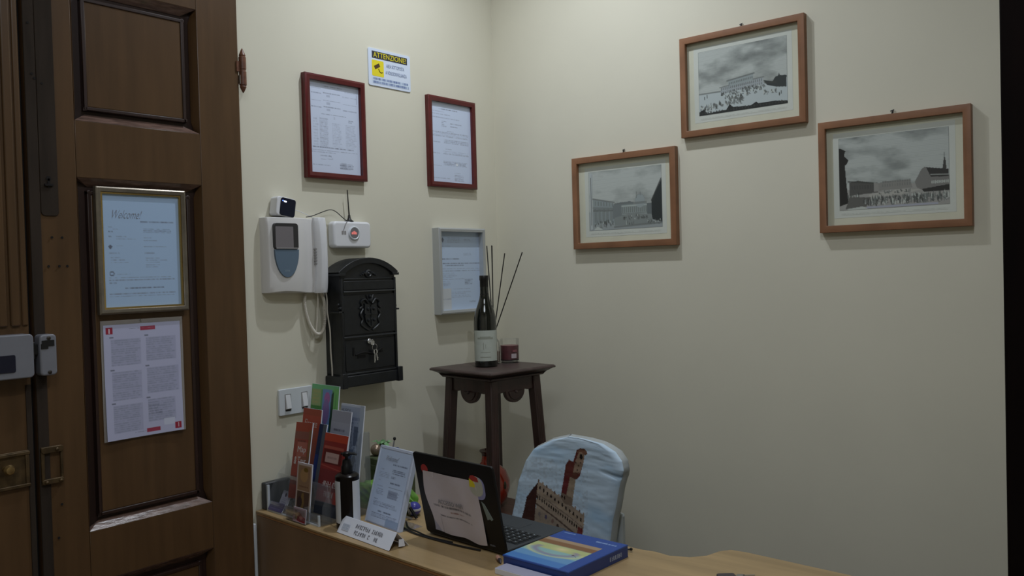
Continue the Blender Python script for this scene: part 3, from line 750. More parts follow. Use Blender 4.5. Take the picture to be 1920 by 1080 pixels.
for q in ((0, .272, .008), (0, .284, .006), (0, .246, .006), (0, .212, .006)): cr_.sphere((q[0], q[1], D + .008), q[2], 8)
cr_.build('crest', M['mailb2'], lb)
# side brackets
for s_ in (-1, 1):
    mb = MB(); mb.sphere((s_ * (Wb - .004), .250, D * .95), .011, 8, (1, .8, .9)); mb.box(s_ * (Wb + .002) - .010, s_ * (Wb + .002) + .010, .236, .241, D * .4, D + .006)
    mb.sphere((s_ * (Wb + .002), .262, D * .9), .006, 8); mb.build('bracket', M['mailb2'], lb, bevel=.0008)
    MB().box(s_ * (Wb - .004) - .004, s_ * (Wb - .004) + .004, .045, .345, D, D + .006).build('pilaster', M['mailbox'], lb, bevel=.0015)
# lower door
MB().box(-Wb + .012, Wb - .012, .050, .148, D, D + .003).build('lower_panel', M['mailbox'], lb, bevel=.002)
mb = MB()
mb.box(-.074, -.068, .098, .124, D + .003, D + .006); mb.box(-.056, -.024, .088, .098, D + .003, D + .0045); mb.box(.002, .030, .096, .104, D + .003, D + .0045); mb.box(.038, .050, .100, .106, D + .003, D + .0045)
mb.tube(smooth_path([(-.066, .100, D + .004), (-.03, .106, D + .006), (.01, .100, D + .006), (.05, .115, D + .004)], 5), .003, 6)
mb.build('newspaper_slot', M['black'], lb)
# lock and keys
MB().lathe([(.0085, 0), (.0085, .008), (.0075, .009), (0, .009)], (-.010, .140, D + .003), 20).build('lock_barrel', M['steel'], lb)
ky = thing('key_bunch', 'bunch of silver keys hanging from the letter box lock', 'keys', (D + .014, -.740 - .006, 1.104 + .128), ON_A)
MB().prism(rrect(-.004, .012, .000, .014, .005), -.001, .001).box(.004, .0065, .012, .018, -.003, .001).build('key_bow', M['steel'], ky)
ring_ = [(.012 + .010 * math.cos(t), -.008 + .010 * math.sin(t), .001 + .001 * math.sin(t)) for t in [2 * math.pi * k / 20 for k in range(21)]]
MB().tube(ring_, .0009, 6).build('key_ring', M['steel'], ky)
for dx, ln, an_ in ((.012, .042, -3), (.016, .036, 10)):
    o = MB().prism(rrect(-.006, .006, -.014, 0, .005), -.0008, .0008).box(-.0022, .0022, -ln, -.013, -.0008, .0008).box(.0022, .0042, -ln + .006, -ln + .010, -.0008, .0008).build('key', M['steel'], ky); o.location = (dx, -.016, .002); o.rotation_euler = (0, 0, R(an_))
# base plinth
mb = MB().box(-Wb - .010, Wb + .012, .0, .036, 0.004, D + .010).box(-Wb + .0, Wb, .036, .044, .0, D + .006)
mb.build('plinth', M['mailbox'], lb, bevel=.003)
for s_ in (-1, 1):
    MB().box(s_ * (Wb + .002) - .010, s_ * (Wb + .002) + .010, -.002, .046, D, D + .016).build('plinth_block', M['mailbox'], lb, bevel=.002)
    MB().lathe([(.004, 0), (.0035, .005), (0, .006)], (s_ * (Wb + .002), -.002, D + .004), 10, axis='y').build('drop_finial', M['mailb2'], lb).scale = (1, 1, 1)

# ================================================================== THREE OLD PRINTS on the back wall
SKY = (.73, .755, .735)
def engraving(kind):
    w, h = 230, 160
    c = Cv(w, h, SKY)
    n = vnoise(h, w, 4, 3, {'a': 3, 'b': 11, 'c': 5}[kind], 5); n2 = vnoise(h, w, 40, 4, 21, 2)
    dens = {'a': .34, 'b': .42, 'c': .42}[kind]
    cl = np.clip((n - .42) * 2.6, 0, 1) * (1 - .25 * n2)
    c.put(cl, (.40, .42, .41), dens * 1.9 if kind != 'a' else .55)
    c.put((np.sin(c.Y * h * 1.9) > .3).astype(float), (.40, .43, .44), .10)
    D_, D2, L_ = (.30, .31, .30), (.44, .46, .45), (.76, .79, .76)
    g = c.rng
    def people(x0, x1, y0, y1, n, hh, slope=0):
        for _ in range(n):
            x = x0 + (x1 - x0) * g.rand(); y = y0 + (y1 - y0) * g.rand() + slope * (x - x0)
            k = hh * (.6 + .8 * g.rand()); col = D_ if g.rand() < .6 else D2
            if g.rand() < .2: col = L_
            c.ell(x, y, .0048 + .002 * g.rand(), k * .85, col, .75); c.ell(x, y - k * .95, .003, .005, col, .5)
            if g.rand() < .4: c.ell(x + .008, y + k * .8, .012, .007, D2, .6)
    if kind == 'a':        # square with arcades, a dome, a dark roof on the right
        c.poly([(0, .68), (1, .70), (1, 1), (0, 1)], (.60, .63, .63))
        c.poly([(.02, .0), (.06, .05), (.05, .97), (.02, .98)], (.70, .73, .73)); c.line(.035, .10, .035, .9, .008, D_, .7); c.line(.055, .05, .055, .95, .004, D2, .7)
        c.poly([(.06, .47), (.22, .50), (.42, .60), (.42, .88), (.06, .90)], (.56, .60, .60)); c.line(.06, .46, .36, .545, .016, D2, .8)
        for k in range(8):
            x = .09 + k * .040; c.rect(x, .50 + k * .008, x + .012, .575 + k * .006, D2, .7)
        c.line(.06, .61, .36, .645, .014, D2, .7); c.poly([(.06, .63), (.36, .66), (.36, .69), (.06, .68)], D2, .8)
        for k in range(6):
            x = .08 + k * .055; c.rect(x, .69, x + .028, .86, D2, .45); c.line(x + .034, .67, x + .034, .87, .004, D_, .6)
        c.poly([(.34, .60), (.40, .555), (.58, .545), (.62, .57), (.62, .82), (.34, .82)], (.47, .50, .50)); c.line(.36, .575, .62, .565, .010, D2, .8)
        c.poly([(.46, .60), (.80, .60), (.80, .76), (.46, .76)], (.58, .62, .61))
        for k in range(13): c.rect(.47 + k * .026, .64, .483 + k * .026, .73, D2, .75)
        c.line(.46, .62, .80, .62, .008, L_, .7); c.line(.46, .745, .86, .745, .008, D2, .7)
        c.ell(.71, .55, .065, .11, (.60, .64, .64)); c.rect(.62, .565, .80, .60, D2, .6); c.line(.665, .40, .665, .50, .006, D2, .9); c.line(.715, .41, .715, .46, .008, D2, .8)
        for t in np.linspace(0, math.pi, 18): c.ell(.71 + .065 * math.cos(t), .55 - .11 * math.sin(t), .004, .005, D2, .7)
        c.poly([(.80, .60), (.90, .60), (.90, .78), (.80, .78)], (.42, .45, .45))
        c.poly([(.86, .56), (1.0, .22), (1.0, .92), (.86, .86)], (.22, .24, .24)); c.line(.86, .56, .99, .22, .012, D_, .9)
        c.poly([(.36, .80), (.60, .74), (.86, .78), (.88, .93), (.36, .93)], (.52, .55, .54))
        people(.48, .80, .78, .84, 40, .016); people(.08, .34, .84, .93, 34, .026); people(.80, .98, .86, .93, 20, .02); people(.46, .62, .88, .92, 5, .03)
        c.line(.36, .955, .99, .925, .020, D2, .8); c.poly([(.06, .99), (.12, .93), (.2, .99)], L_, .8)
    if kind == 'b':        # long palace on a rise, wide white square
        c.poly([(0, .66), (.25, .66), (.5, .62), (1, .66), (1, 1), (0, 1)], (.72, .76, .76))
        c.line(0, .66, .28, .665, .014, D2, .8)
        c.poly([(.26, .61), (.74, .56), (.74, .66), (.26, .71)], (.64, .67, .68)); c.poly([(.35, .515), (.63, .475), (.63, .57), (.35, .61)], (.60, .64, .64))
        c.line(.335, .520, .64, .470, .014, D2, .9); c.line(.25, .605, .36, .59, .010, D2, .8); c.line(.63, .56, .745, .55, .010, D2, .8)
        for k in range(22):
            x = .27 + k * .0215; y = .635 - (x - .26) * .10; c.ell(x, y, .006, .022, D2, .85); c.ell(x, y + .055, .006, .020, D2, .7)
        for k in range(14):
            x = .365 + k * .0195; y = .565 - (x - .36) * .14; c.ell(x, y, .0055, .018, D2, .85)
        c.poly([(.74, .60), (.84, .64), (.87, .58), (.90, .57), (.91, .53), (.92, .57), (.99, .58), (.985, .75), (.88, .73), (.78, .68)], (.27, .29, .29))
        c.line(.76, .64, .88, .66, .02, D_, .7)
        people(.26, .75, .68, .73, 60, .014, -.06); people(.30, .72, .72, .80, 60, .017, -.10); people(.02, .5, .84, .90, 60, .022, -.05)
        people(.35, .52, .76, .84, 45, .020); people(.74, .88, .76, .80, 16, .02); people(.02, .22, .89, .93, 16, .026)
        for q in ((.07, .73), (.10, .71), (.91, .84), (.93, .82)): c.ell(q[0], q[1], .006, .028, D_, .9)
        c.poly([(0, .94), (.06, .90), (.10, .97), (.32, .955), (.36, .88), (.40, .93), (.60, .945), (.66, .90), (.68, .93), (.85, .93), (1, .955), (1, 1), (0, 1)], (.22, .23, .23))
        for k in range(30): c.ell(.01 + k * .033, .955 + .01 * g.rand(), .010, .02 * g.rand() + .006, D_, .7)
    if kind == 'c':        # low square with tower left, church right, crowd in front
        c.poly([(0, .72), (1, .68), (1, 1), (0, 1)], (.62, .62, .60))
        c.poly([(.10, .62), (.18, .60), (.37, .66), (.37, .78), (.10, .80)], (.36, .36, .35)); c.line(.09, .605, .36, .655, .012, D_, .9)
        for k in range(9): c.rect(.12 + k * .025, .67, .131 + k * .025, .72, D_, .6)
        c.poly([(0, .14), (.02, .14), (.07, .18), (.06, .20), (.055, .25), (.095, .31), (.08, .36), (.06, .38), (.07, .60), (.09, .90), (0, .94)], (.21, .21, .205))
        c.poly([(.33, .64), (.38, .66), (.40, .77), (.33, .77)], (.58, .58, .56)); 
        c.poly([(.37, .66), (.44, .635), (.66, .64), (.68, .75), (.38, .76)], (.55, .55, .53)); 
        for k in range(12): c.rect(.41 + k * .022, .675, .418 + k * .022, .71, D2, .6); c.rect(.41 + k * .022, .63 + .01 * g.rand(), .425 + k * .022, .66, D2, .5)
        c.poly([(.70, .68), (.76, .52), (.79, .49), (.82, .53), (.99, .545), (1, .76), (.78, .80), (.72, .76)], (.50, .50, .485)); c.poly([(.80, .50), (.99, .545), (.99, .64), (.84, .63)], (.26, .26, .255))
        c.line(.84, .60, 1, .615, .010, L_, .7); c.poly([(.94, .54), (.955, .38), (.965, .40), (.975, .54)], (.30, .30, .29)); c.line(.957, .33, .957, .42, .005, D2, .9)
        for k in range(10): c.ell(.85 + k * .015, .70, .006, .022, L_, .8)
        c.poly([(.76, .78), (1, .74), (1, .82), (.78, .82)], (.24, .24, .235)); c.poly([(.28, .80), (.55, .76), (.76, .78), (.6, .83), (.3, .85)], (.68, .68, .65))
        people(.36, .66, .77, .80, 26, .010); people(.08, .22, .80, .92, 30, .03)
        c.poly([(.10, .82), (.30, .84), (.26, .96), (.06, .98)], (.40, .40, .385)); people(.22, .99, .86, .94, 170, .034, -.02); people(.3, .98, .84, .90, 70, .024)
        c.poly([(.08, .98), (.22, .955), (.28, .99), (.08, 1)], L_, .8); c.rect(.26, .965, .90, .985, (.66, .68, .74), .8)
    for (a, b, p, q) in ((0, 0, 1, .008), (0, .992, 1, 1), (0, 0, .006, 1), (.994, 0, 1, 1)): c.rect(a, b, p, q, D2, .9)
    return c
MATB = (.68, .68, .56)
def old_print(loc, w, h, b, ax0, ax1, ay0, ay1, kind, label, rot=0):
    t = thing('framed_print', label, 'picture', loc, (R(90), rot, 0), 'old engravings on the back wall')
    d = .021
    fm = frame_mesh(w, h, b, d, .0015)
    fm.build('frame', M['oak'], t, bevel=.001)
    # four mitred rails read as one frame; passepartout and backing board behind
    MB().box(-w / 2 + b * .5, w / 2 - b * .5, -h / 2 + b * .5, h / 2 - b * .5, .001, .0055).build('mount_board', mat('cream_mount', (.60, .60, .47), .8, var=.05, scale=8), t)
    m_ = .016
    MB().box(ax0 - m_, ax1 + m_, ay0 - m_ - .006, ay1 + m_, .0055, .0058).build('print_paper', mat('print_paper', (.58, .61, .55), .75, var=.03, scale=10), t)
    sheet('engraving', engraving(kind), ax0, ax1, ay0, ay1, .0061, PRINTG, t)
    c = Cv(120, 8, (.786, .803, .766)); c.row(.0, .62, .5, .5, (.56, .58, .55), .35); c.row(.68, .98, .5, .5, (.56, .58, .55), .3)
    sheet('caption_line', c, ax0 + .005, ax1 - .005, ay0 - .014, ay0 - .008, .0061, PRINT, t)
    mb = MB().tube([(0, h / 2 - .002, .006), (.003, h / 2 + .012, .004)], .0022, 8); mb.tube([(-.004, h / 2 + .010, .003), (.006, h / 2 + .013, .003)], .0014, 6)
    mb.build('hanging_hook', M['nail'], t)
    return t
old_print((.596, 0, 1.6955), .423, .330, .0215, -.149, .151, -.101, .110, 'a', 'brown wooden framed engraving of an arcaded square, lowest and leftmost of the three')
old_print((1.042, 0, 2.045), .418, .326, .0205, -.149, .149, -.097, .110, 'b', 'brown wooden framed engraving of a long palace, highest of the three')
old_print((1.491, 0, 1.7095), .410, .327, .0205, -.150, .147, -.100, .111, 'c', 'brown wooden framed engraving of a crowded square with dark tower, rightmost of the three')

# ================================================================== PLANT STAND (pedestal)
PX, PY, PT, PR = .235, -.318, 1.127, R(-6)
pd = thing('pedestal_stand', 'tall dark carved mahogany pedestal stand with four legs in the corner', 'stand', (PX, PY, 0), (0, 0, PR))
hw = .157
def slab(mb, a, z0, b, z1): mb.hexa([(-a, -a, z0), (a, -a, z0), (a, a, z0), (-a, a, z0)], [(-b, -b, z1), (b, -b, z1), (b, b, z1), (-b, b, z1)])
mb = MB(); slab(mb, hw, PT - .010, hw, PT - .004); slab(mb, hw, PT - .004, hw - .005, PT); mb.build('top', M['pedtop'], pd, bevel=.0015)
mb = MB(); slab(mb, hw - .022, PT - .020, hw - .004, PT - .010); slab(mb, hw - .032, PT - .034, hw - .022, PT - .020); mb.build('top_moulding', M['pedestal'], pd, bevel=.002)
lh = .118          # leg outer face at the top
def apron_pts():
    pts = [(-.092, 0), (-.092, -.050), (-.060, -.050)]
    for k in range(0, 13):
        a = math.pi + math.pi * k / 12; pts.append((.046 * math.cos(a), -.046 + .042 * math.sin(a)))
    pts += [(.060, -.050), (.092, -.050), (.092, 0)]
    return pts
ap = apron_pts()[::-1]
for k in range(4):
    mb = MB(); a = k * math.pi / 2; ux = (math.cos(a), math.sin(a), 0); un = (math.sin(a), -math.cos(a), 0)
    mb.prism_axes(ap, lh - .022, lh - .006, (0, 0, PT - .030), ux, (0, 0, 1), un)
    mb.build('apron', M['pedestal'], pd, bevel=.002)
    mb = MB(); mb.prism_axes([(.032 * math.cos(t), .030 * math.sin(t)) for t in [math.pi + math.pi * j / 10 for j in range(11)]], lh - .006, lh - .003, (0, 0, PT - .078), ux, (0, 0, 1), un)
    mb.build('apron_carving', M['pedestal'], pd, bevel=.001)
    mb = MB(); p = Vector(un) * (lh - .002); mb.sphere((p.x, p.y, PT - .080), .0055, 8); mb.build('apron_boss', M['pedtop'], pd)
for sx in (-1, 1):
    for sy in (-1, 1):
        top = lh; bot = lh + .052; wl = .034; wb = .030
        f = lambda o, w, z: [(sx * o, sy * o, z), (sx * (o - w), sy * o, z), (sx * (o - w), sy * (o - w), z), (sx * o, sy * (o - w), z)]
        mb = MB(); mb.hexa(f(bot, wb, 0), f(top, wl, PT - .033))
        mb.build('leg', M['pedestal'], pd, bevel=.004, seg=2)
        mb = MB()    # reeding on the outer faces
        for e in (.010, .018, .026):
            mb.tube([(sx * (top + .0005), sy * (top - e), PT - .08), (sx * (bot - .002), sy * (bot - e * .9), .10)], .0022, 5)
            mb.tube([(sx * (top - e), sy * (top + .0005), PT - .08), (sx * (bot - e * .9), sy * (bot - .002), .10)], .0022, 5)
        mb.build('leg_reeding', M['pedestal'], pd)
mb = MB(); slab(mb, .146, .600, .146, .618); mb.build('shelf', mat('worn_shelf_wood', (.125, .060, .045), .4, var=.25, scale=10, stretch=(1, 5, 1)), pd, bevel=.002)
mb = MB(); slab(mb, .160, .14, .160, .155); mb.build('shelf', M['pedestal'], pd, bevel=.002)

# wine bottle
wb_ = thing('wine_bottle', 'dark wine bottle with cream label and black foil neck on the pedestal', 'bottle', (.224, -.338, PT))
MB().lathe([(.036, 0), (.0395, .003), (.0400, .010), (.0400, .150), (.0385, .170), (.033, .195), (.0245, .218), (.0185, .236), (.0155, .252), (.0145, .300), (.0145, .312)], (0, 0, 0), 40).build('glass_body', M['bottle'], wb_)
MB().lathe([(.0158, .250), (.0150, .262), (.0150, .300), (.0160, .302), (.0160, .316), (.0150, .318), (0, .318)], (0, 0, 0), 28).build('foil_capsule', M['foil'], wb_)
th0 = math.atan2(-2.24, 1.993)
mb = MB().lathe([(.0403, .022), (.0403, .128)], (0, 0, 0), 28, a0=th0 - 1.25, a1=th0 + 1.30); mb.build('label', M['labelp'], wb_)
mb = MB()
for zz, dz, da in ((.098, .006, .75), (.104, .003, .5), (.034, .003, .5), (.052, .0015, .45)):
    mb.lathe([(.0405, zz), (.0405, zz + dz)], (0, 0, 0), 14, a0=th0 - da, a1=th0 + da * .9)
mb.lathe([(.0405, .062), (.0405, .086)], (0, 0, 0), 6, a0=th0 - .22, a1=th0 - .16); mb.lathe([(.0405, .066), (.0405, .080)], (0, 0, 0), 6, a0=th0 - .02, a1=th0 + .02)
mb.build('label_print', M['labeltxt'], wb_)

# reed diffuser behind the bottle
rd = thing('reed_diffuser', 'small glass reed diffuser bottle standing behind the wine bottle', 'diffuser', (.196, -.262, PT))
MB().lathe([(.022, 0), (.023, .004), (.023, .07), (.020, .082), (.010, .092), (.009, .112), (.0105, .114), (.0105, .118), (.0075, .118), (.007, .09), (.018, .078), (.0205, .068), (.0205, .006), (0, .006)], (0, 0, 0), 28).build('jar', M['glass'], rd)
MB().lathe([(.020, .007), (.020, .045), (0, .045)], (0, 0, 0), 24).build('oil', mat('diffuser_oil', (.20, .10, .05), .15), rd)
# sticks: tops seen fanning out
for (tx, ty, tz) in ((.164, -.25, 1.551), (.176, -.235, 1.551), (.198, -.262, 1.551), (.258, -.262, 1.521), (.338, -.262, 1.522)):
    b = Vector((.0 + (.196 - tx) * .06, 0, .012)); t = Vector((tx - .196, ty + .262, tz - PT)); nk = Vector(((tx - .196) * .05, 0, .116))
    d_ = (t - nk); lo_ = nk - d_ * (.095 / d_.z)
    MB().tube([lo_, t], .0019, 8).build('reed', M['reed'], rd)

cd = thing('candle_glass', 'clear glass tumbler candle with plum-red wax, right of the wine bottle', 'candle', (.218, -.202, PT))
MB().lathe([(.033, 0), (.0345, .003), (.0345, .086), (.0333, .086)], (0, 0, 0), 36).build('tumbler', M['glass'], cd)
MB().lathe([(.0327, .013), (.0327, .062), (0, .061)], (0, 0, 0), 32).build('wax', M['wax'], cd)
MB().lathe([(.0327, .0085), (.0327, .0128), (0, .0128)], (0, 0, 0), 32).build('base_ring', M['waxd'], cd)
mb = MB().lathe([(.0348, .018), (.0348, .034)], (0, 0, 0), 8, a0=th0 + .15, a1=th0 + .75); mb.build('label', mat('pink_grey_label', (.50, .42, .44), .5), cd)
MB().lathe([(.0348, .040), (.0348, .048)], (0, 0, 0), 8, a0=th0 + .3, a1=th0 + .85).build('label_print', mat('faded_pink', (.25, .09, .10), .5), cd)

# red vase on the lower shelf
vs_ = thing('ceramic_vase', 'glossy red glazed vase with flared rim on the pedestal shelf', 'vase', (.185, -.295, .6185))
MB().lathe([(.034, 0), (.040, .003), (.062, .030), (.074, .066), (.074, .095), (.060, .130), (.036, .150), (.026, .162), (.024, .182), (.0245, .184)], (0, 0, 0), 40).build('body', M['vase'], vs_)
MB().lathe([(.0245, .184), (.026, .192), (.033, .199), (.034, .202), (.030, .203), (.022, .194), (.020, .18)], (0, 0, 0), 36).build('rim', M['vased'], vs_)
for k in range(5):
    a = k * 1.25; MB().sphere((.070 * math.cos(a), .070 * math.sin(a), .085), .020, 10, (.45, .45, .8)).build('glaze_patch', mat('dark_olive_glaze', (.045, .032, .015), .2, coat=.5), vs_)
sb = MB().prism(rrect(-.014, .014, -.009, .009, .003), 0, .012).build('dark_trinket', M['navy'], None, bevel=.002); sb.location = (.318, -.255, .618)
tag(sb, 'tiny dark blue trinket box on the pedestal shelf beside the chair', 'box')

# ================================================================== CHAIR with printed stretch cover
ch = thing('covered_chair', 'chair in a sky-blue stretch cover printed with a brown stone tower and palace', 'chair', (.63, -.36, 0))
OUT_L = [(.62, .62), (.416, .62), (.414, .653), (.424, .700), (.437, .774), (.462, .842), (.490, .881), (.558, .916), (.624, .933)]
OUT_R = [(.785, .62), (.797, .70), (.810, .745), (.822, .80), (.832, .835), (.842, .858), (.834, .885), (.807, .908), (.756, .925), (.679, .932), (.624, .933)]
c = Cv(260, 190, (.76, .84, .91))
cx0, cx1, cz0, cz1 = .40, .86, .615, .94
def U(x, z): return ((x - cx0) / (cx1 - cx0), (cz1 - z) / (cz1 - cz0))
n = vnoise(190, 260, 5, 3, 4, 5); c.put(np.clip((n - .45) * 2.2, 0, 1), (.82, .88, .93), .5); c.put(np.clip((.47 - n) * 3, 0, 1), (.62, .77, .90), .6)
n = vnoise(190, 260, 14, 3, 9, 3); c.put(np.clip((n - .6) * 3, 0, 1) * (c.Y > .45) * (c.X > .55), (.72, .79, .84), .5)
c.put(np.clip((.25 - c.X) * 3, 0, 1) * np.clip((.5 - c.Y) * 3, 0, 1), (.76, .81, .83), .5)
def px(x, y):     # photo crop pixel on the chair -> canvas
    a = (x - 1080) / 100; b = (y - 920) / 100      # drawing units of the print -> metres on the cloth
    return U(.6487 + .2072 * a + .0019 * b + .0086 * a * a, .7663 + .0308 * a - .1647 * b + .0069 * a * a + .0085 * a * b)
BR, BRD, ST, STD = (.40, .24, .21), (.24, .14, .13), (.64, .57, .50), (.44, .37, .32)
# left dark side wall of the palace
c.poly([px(1013, 903), px(1003, 915), px(992, 930), px(988, 950), px(984, 966), px(975, 985), px(975, 1040), px(1003, 1010), px(1011, 925)], (.27, .16, .14))
c.poly([px(1003, 915), px(1013, 903), px(1011, 918), px(996, 936)], BRD)
# facade
fac = [px(1013, 900), px(1100, 966), px(1094, 1030), px(1004, 1030), px(1011, 925)]
c.poly(fac, ST); c.poly([px(1008, 950), px(1098, 1005), px(1094, 1040), px(1003, 1040)], (.60, .54, .48))
for k in range(12):
    t = k / 11; a = px(1017 + 76 * t, 913 + 60 * t); c.ell(a[0], a[1], .0065, .018, (.13, .09, .08), .95)
for k in range(20):
    t = k / 19; a = px(1012 + 82 * t, 930 + 62 * t); c.ell(a[0], a[1], .0050, .020, (.11, .08, .07), .85)
c.line(*px(1011, 918), *px(1099, 982), .006, (.66, .58, .47), .9); c.line(*px(1011, 924), *px(1098, 989), .005, STD, .9)
c.line(*px(1010, 943), *px(1096, 1012), .011, (.26, .20, .18), .8)
for k in range(12):
    a = px(1013 + 7.6 * k, 899 + 5.7 * k); c.rect(a[0], a[1] - .012, a[0] + .012, a[1] + .014, ST if k % 2 else (.44, .36, .32))
for q in ((1016, 962, (.46, .42, .42)), (1028, 968, (.28, .26, .40)), (1040, 975, (.46, .36, .33)), (1050, 985, (.20, .14, .13))): a = px(q[0], q[1]); c.ell(a[0], a[1], .010, .024, q[2], .8)
c.poly([px(1088, 985), px(1097, 990), px(1094, 1010), px(1086, 1000)], (.45, .17, .17), .8)
# tower
c.poly([px(1056, 928), px(1065, 935), px(1072, 893), px(1063, 885)], (.42, .18, .18)); c.poly([px(1056, 928), px(1063, 885), px(1066, 868), px(1076, 862), px(1079, 875), px(1064, 935)], (.40, .17, .17))
c.poly([px(1064, 937), px(1077, 945), px(1084, 895), px(1074, 888)], (.60, .53, .45)); c.poly([px(1055, 931), px(1057, 922), px(1066, 926), px(1078, 934), px(1077, 948), px(1064, 944)], (.50, .43, .37)); 
for q in ((1058, 929), (1063, 932)): a = px(*q); c.ell(a[0], a[1], .006, .016, (.14, .09, .08))
c.poly([px(1063, 888), px(1065, 870), px(1071, 860), px(1079, 864), px(1086, 842), px(1094, 838), px(1100, 848), px(1097, 870), px(1092, 890), px(1086, 897), px(1073, 892)], (.38, .19, .17))
c.poly([px(1078, 890), px(1082, 866), px(1089, 848), px(1096, 842), px(1101, 850), px(1097, 872), px(1091, 886)], (.56, .47, .40))
c.poly([px(1079, 884), px(1090, 884), px(1086, 898), px(1076, 893)], (.36, .22, .18), .9)
c.poly([px(1084, 848), px(1092, 840), px(1100, 839), px(1106, 848), px(1103, 853), px(1094, 846)], (.44, .31, .25)); a = px(1094, 855); c.ell(a[0], a[1], .013, .026, (.14, .11, .10), .95)
for q in ((1084, 866), (1089, 872), (1093, 866), (1087, 879)): a = px(*q); c.ell(a[0], a[1], .006, .010, (.26, .19, .16), .8)
c.put((vnoise(190, 260, 60, 60, 2, 1) > .62).astype(float) * ((c.X < .66) & (c.Y > .25)), (.35, .32, .32), .10)
zl = np.array([p[1] for p in OUT_L[1:]]); xl = np.array([p[0] for p in OUT_L[1:]]); zr = np.array([p[1] for p in OUT_R]); xr = np.array([p[0] for p in OUT_R])
nx, ny = 230, 190
tt = np.linspace(0, 1, ny) ** .8 * 1.0
zz = .933 - (.933 - .62) * np.concatenate([[0], (np.linspace(0, 1, ny - 1) ** 1.9) * 0 + np.linspace(0.0004, 1, ny - 1) ** 1.35])
Ls = np.interp(zz, zl, xl); Rs = np.interp(zz, zr, xr)
uu = np.linspace(0, 1, nx)
Xg = Ls[:, None] * (1 - uu) + Rs[:, None] * uu; Zg = np.repeat(zz[:, None], nx, 1)
s_ = (Xg - .63) / .22
edge = np.clip(np.minimum(uu, 1 - uu)[None] / .10, 0, 1); edge = np.minimum(np.repeat(edge, ny, 0), np.clip((.933 - Zg) / .02, 0, 1) * .5 + .5)
wr = vnoise(ny, nx, 12, 3, 31, 3)
Yg = -.400 - .030 * s_ ** 2 - .012 * np.sqrt(1 - (1 - edge) ** 2) + (.933 - Zg) * -.06 + (wr - .5) * .003
fold = np.exp(-((Zg - .835 - (.84 - Xg) * .10) / .006) ** 2) * np.clip((Xg - .74) / .09, 0, 1); Yg += fold * .008
class FakeCv: pass
fc = FakeCv(); fc.h, fc.w = ny, nx
iu = np.clip(((Xg - cx0) / (cx1 - cx0) * 260).astype(int), 0, 259); iv = np.clip(((cz1 - Zg) / (cz1 - cz0) * 190).astype(int), 0, 189)
fc.a = c.a[iv, iu]
def place(X_, Y_, P): return np.stack([Xg - .63, Yg + .36, Zg], -1)
cv_o = sheet('printed_cover', fc, 0, 1, 0, 1, 0, CLOTHP, ch, place)
# back shell and rim of the cover (gives the backrest its thickness)
mb = MB(); stp = list(range(0, ny, 6)) + [ny - 1]; stp = sorted(set(stp)); fr, bk = [], []
loop = [(Xg[i, 0], Yg[i, 0], Zg[i, 0]) for i in stp[::-1]] + [(Xg[0, j], Yg[0, j], Zg[0, j]) for j in range(30, nx - 10, 20)] + [(Xg[i, -1], Yg[i, -1], Zg[i, -1]) for i in stp]
fr = [mb.bm.verts.new((x - .63, y + .36, z)) for x, y, z in loop]
md = [mb.bm.verts.new((x - .63 + (.007 if x > .63 else -.004), y + .36 + .016, z + (.004 if z > .8 else 0))) for x, y, z in loop]
bk = [mb.bm.verts.new(((x - .63) * .97 + (.002 if x > .63 else 0), y + .36 + .040, z - .004)) for x, y, z in loop]
for a_, b_ in ((fr, md), (md, bk)):
    for k in range(len(loop) - 1): mb.bm.faces.new((a_[k], a_[k + 1], b_[k + 1], b_[k]))
mb.bm.faces.new(bk)
mb.build('cover_side', M['side'], ch, ang=60)
# chair under the cover: seat and four legs
mb = MB().box(-.21, .21, -.42, .0, .415, .44); mb.build('seat', M['side'], ch, bevel=.012)
mb = MB().box(-.20, .15, .0, .03, .42, .70); mb.build('back_support', M['side'], ch, bevel=.01)
for lx in (-.18, .18):
    for ly in (-.38, -.01):
        mb = MB().hexa([(lx * 1.1 - .015, ly * 1.02 - .015, 0), (lx * 1.1 + .015, ly * 1.02 - .015, 0), (lx * 1.1 + .015, ly * 1.02 + .015, 0), (lx * 1.1 - .015, ly * 1.02 + .015, 0)], [(lx - .02, ly - .02, .42), (lx + .02, ly - .02, .42), (lx + .02, ly + .02, .42), (lx - .02, ly + .02, .42)])
        mb.build('leg', M['side'], ch, bevel=.004)

# ================================================================== RECEPTION DESK
DZ = .77
dk = thing('reception_desk', 'long reception desk with blond laminate top and brown front panel', 'desk', (0.004, -1.134, 0))
fy = lambda x: -1.134 - .064 * x
outl = [(0.004, fy(0)), (1.97, fy(1.97)), (1.97, -.700), (1.60, -.674), (1.33, -.660), (1.290, -.664), (1.272, -.690), (1.262, -.735), (1.235, -.768), (1.19, -.786), (1.15, -.780), (1.11, -.786), (1.04, -.782), (.95, -.776), (.80, -.765), (.60, -.752), (.40, -.735), (.004, -.72)]
MB().prism([(x - .004, y + 1.134) for x, y in outl], DZ - .006, DZ).build('desk_top', M['desk'], dk, bevel=.0012)
MB().prism([(x - .004, y + 1.134 + (.002 if y < -1 else -.002)) for x, y in outl], DZ - .014, DZ - .006).build('top_edge', M['edge'], dk, bevel=.002)
def oriented(mb, x0, x1, off, th, z0, z1):
    p = [(x0, fy(x0) + off), (x1, fy(x1) + off), (x1, fy(x1) + off + th), (x0, fy(x0) + off + th)]
    mb.prism([(x - .004, y + 1.134) for x, y in p], z0, z1)
mb = MB(); oriented(mb, .002, 1.96, .0025, .02, 0.02, DZ - .014); mb.build('front_panel', M['panel'], dk, bevel=.002)
mb = MB(); oriented(mb, .008, .03, .03, .36, 0, DZ - .014); oriented(mb, 1.93, 1.955, .03, .48, 0, DZ - .014); mb.build('end_panel', M['panel'], dk, bevel=.002)
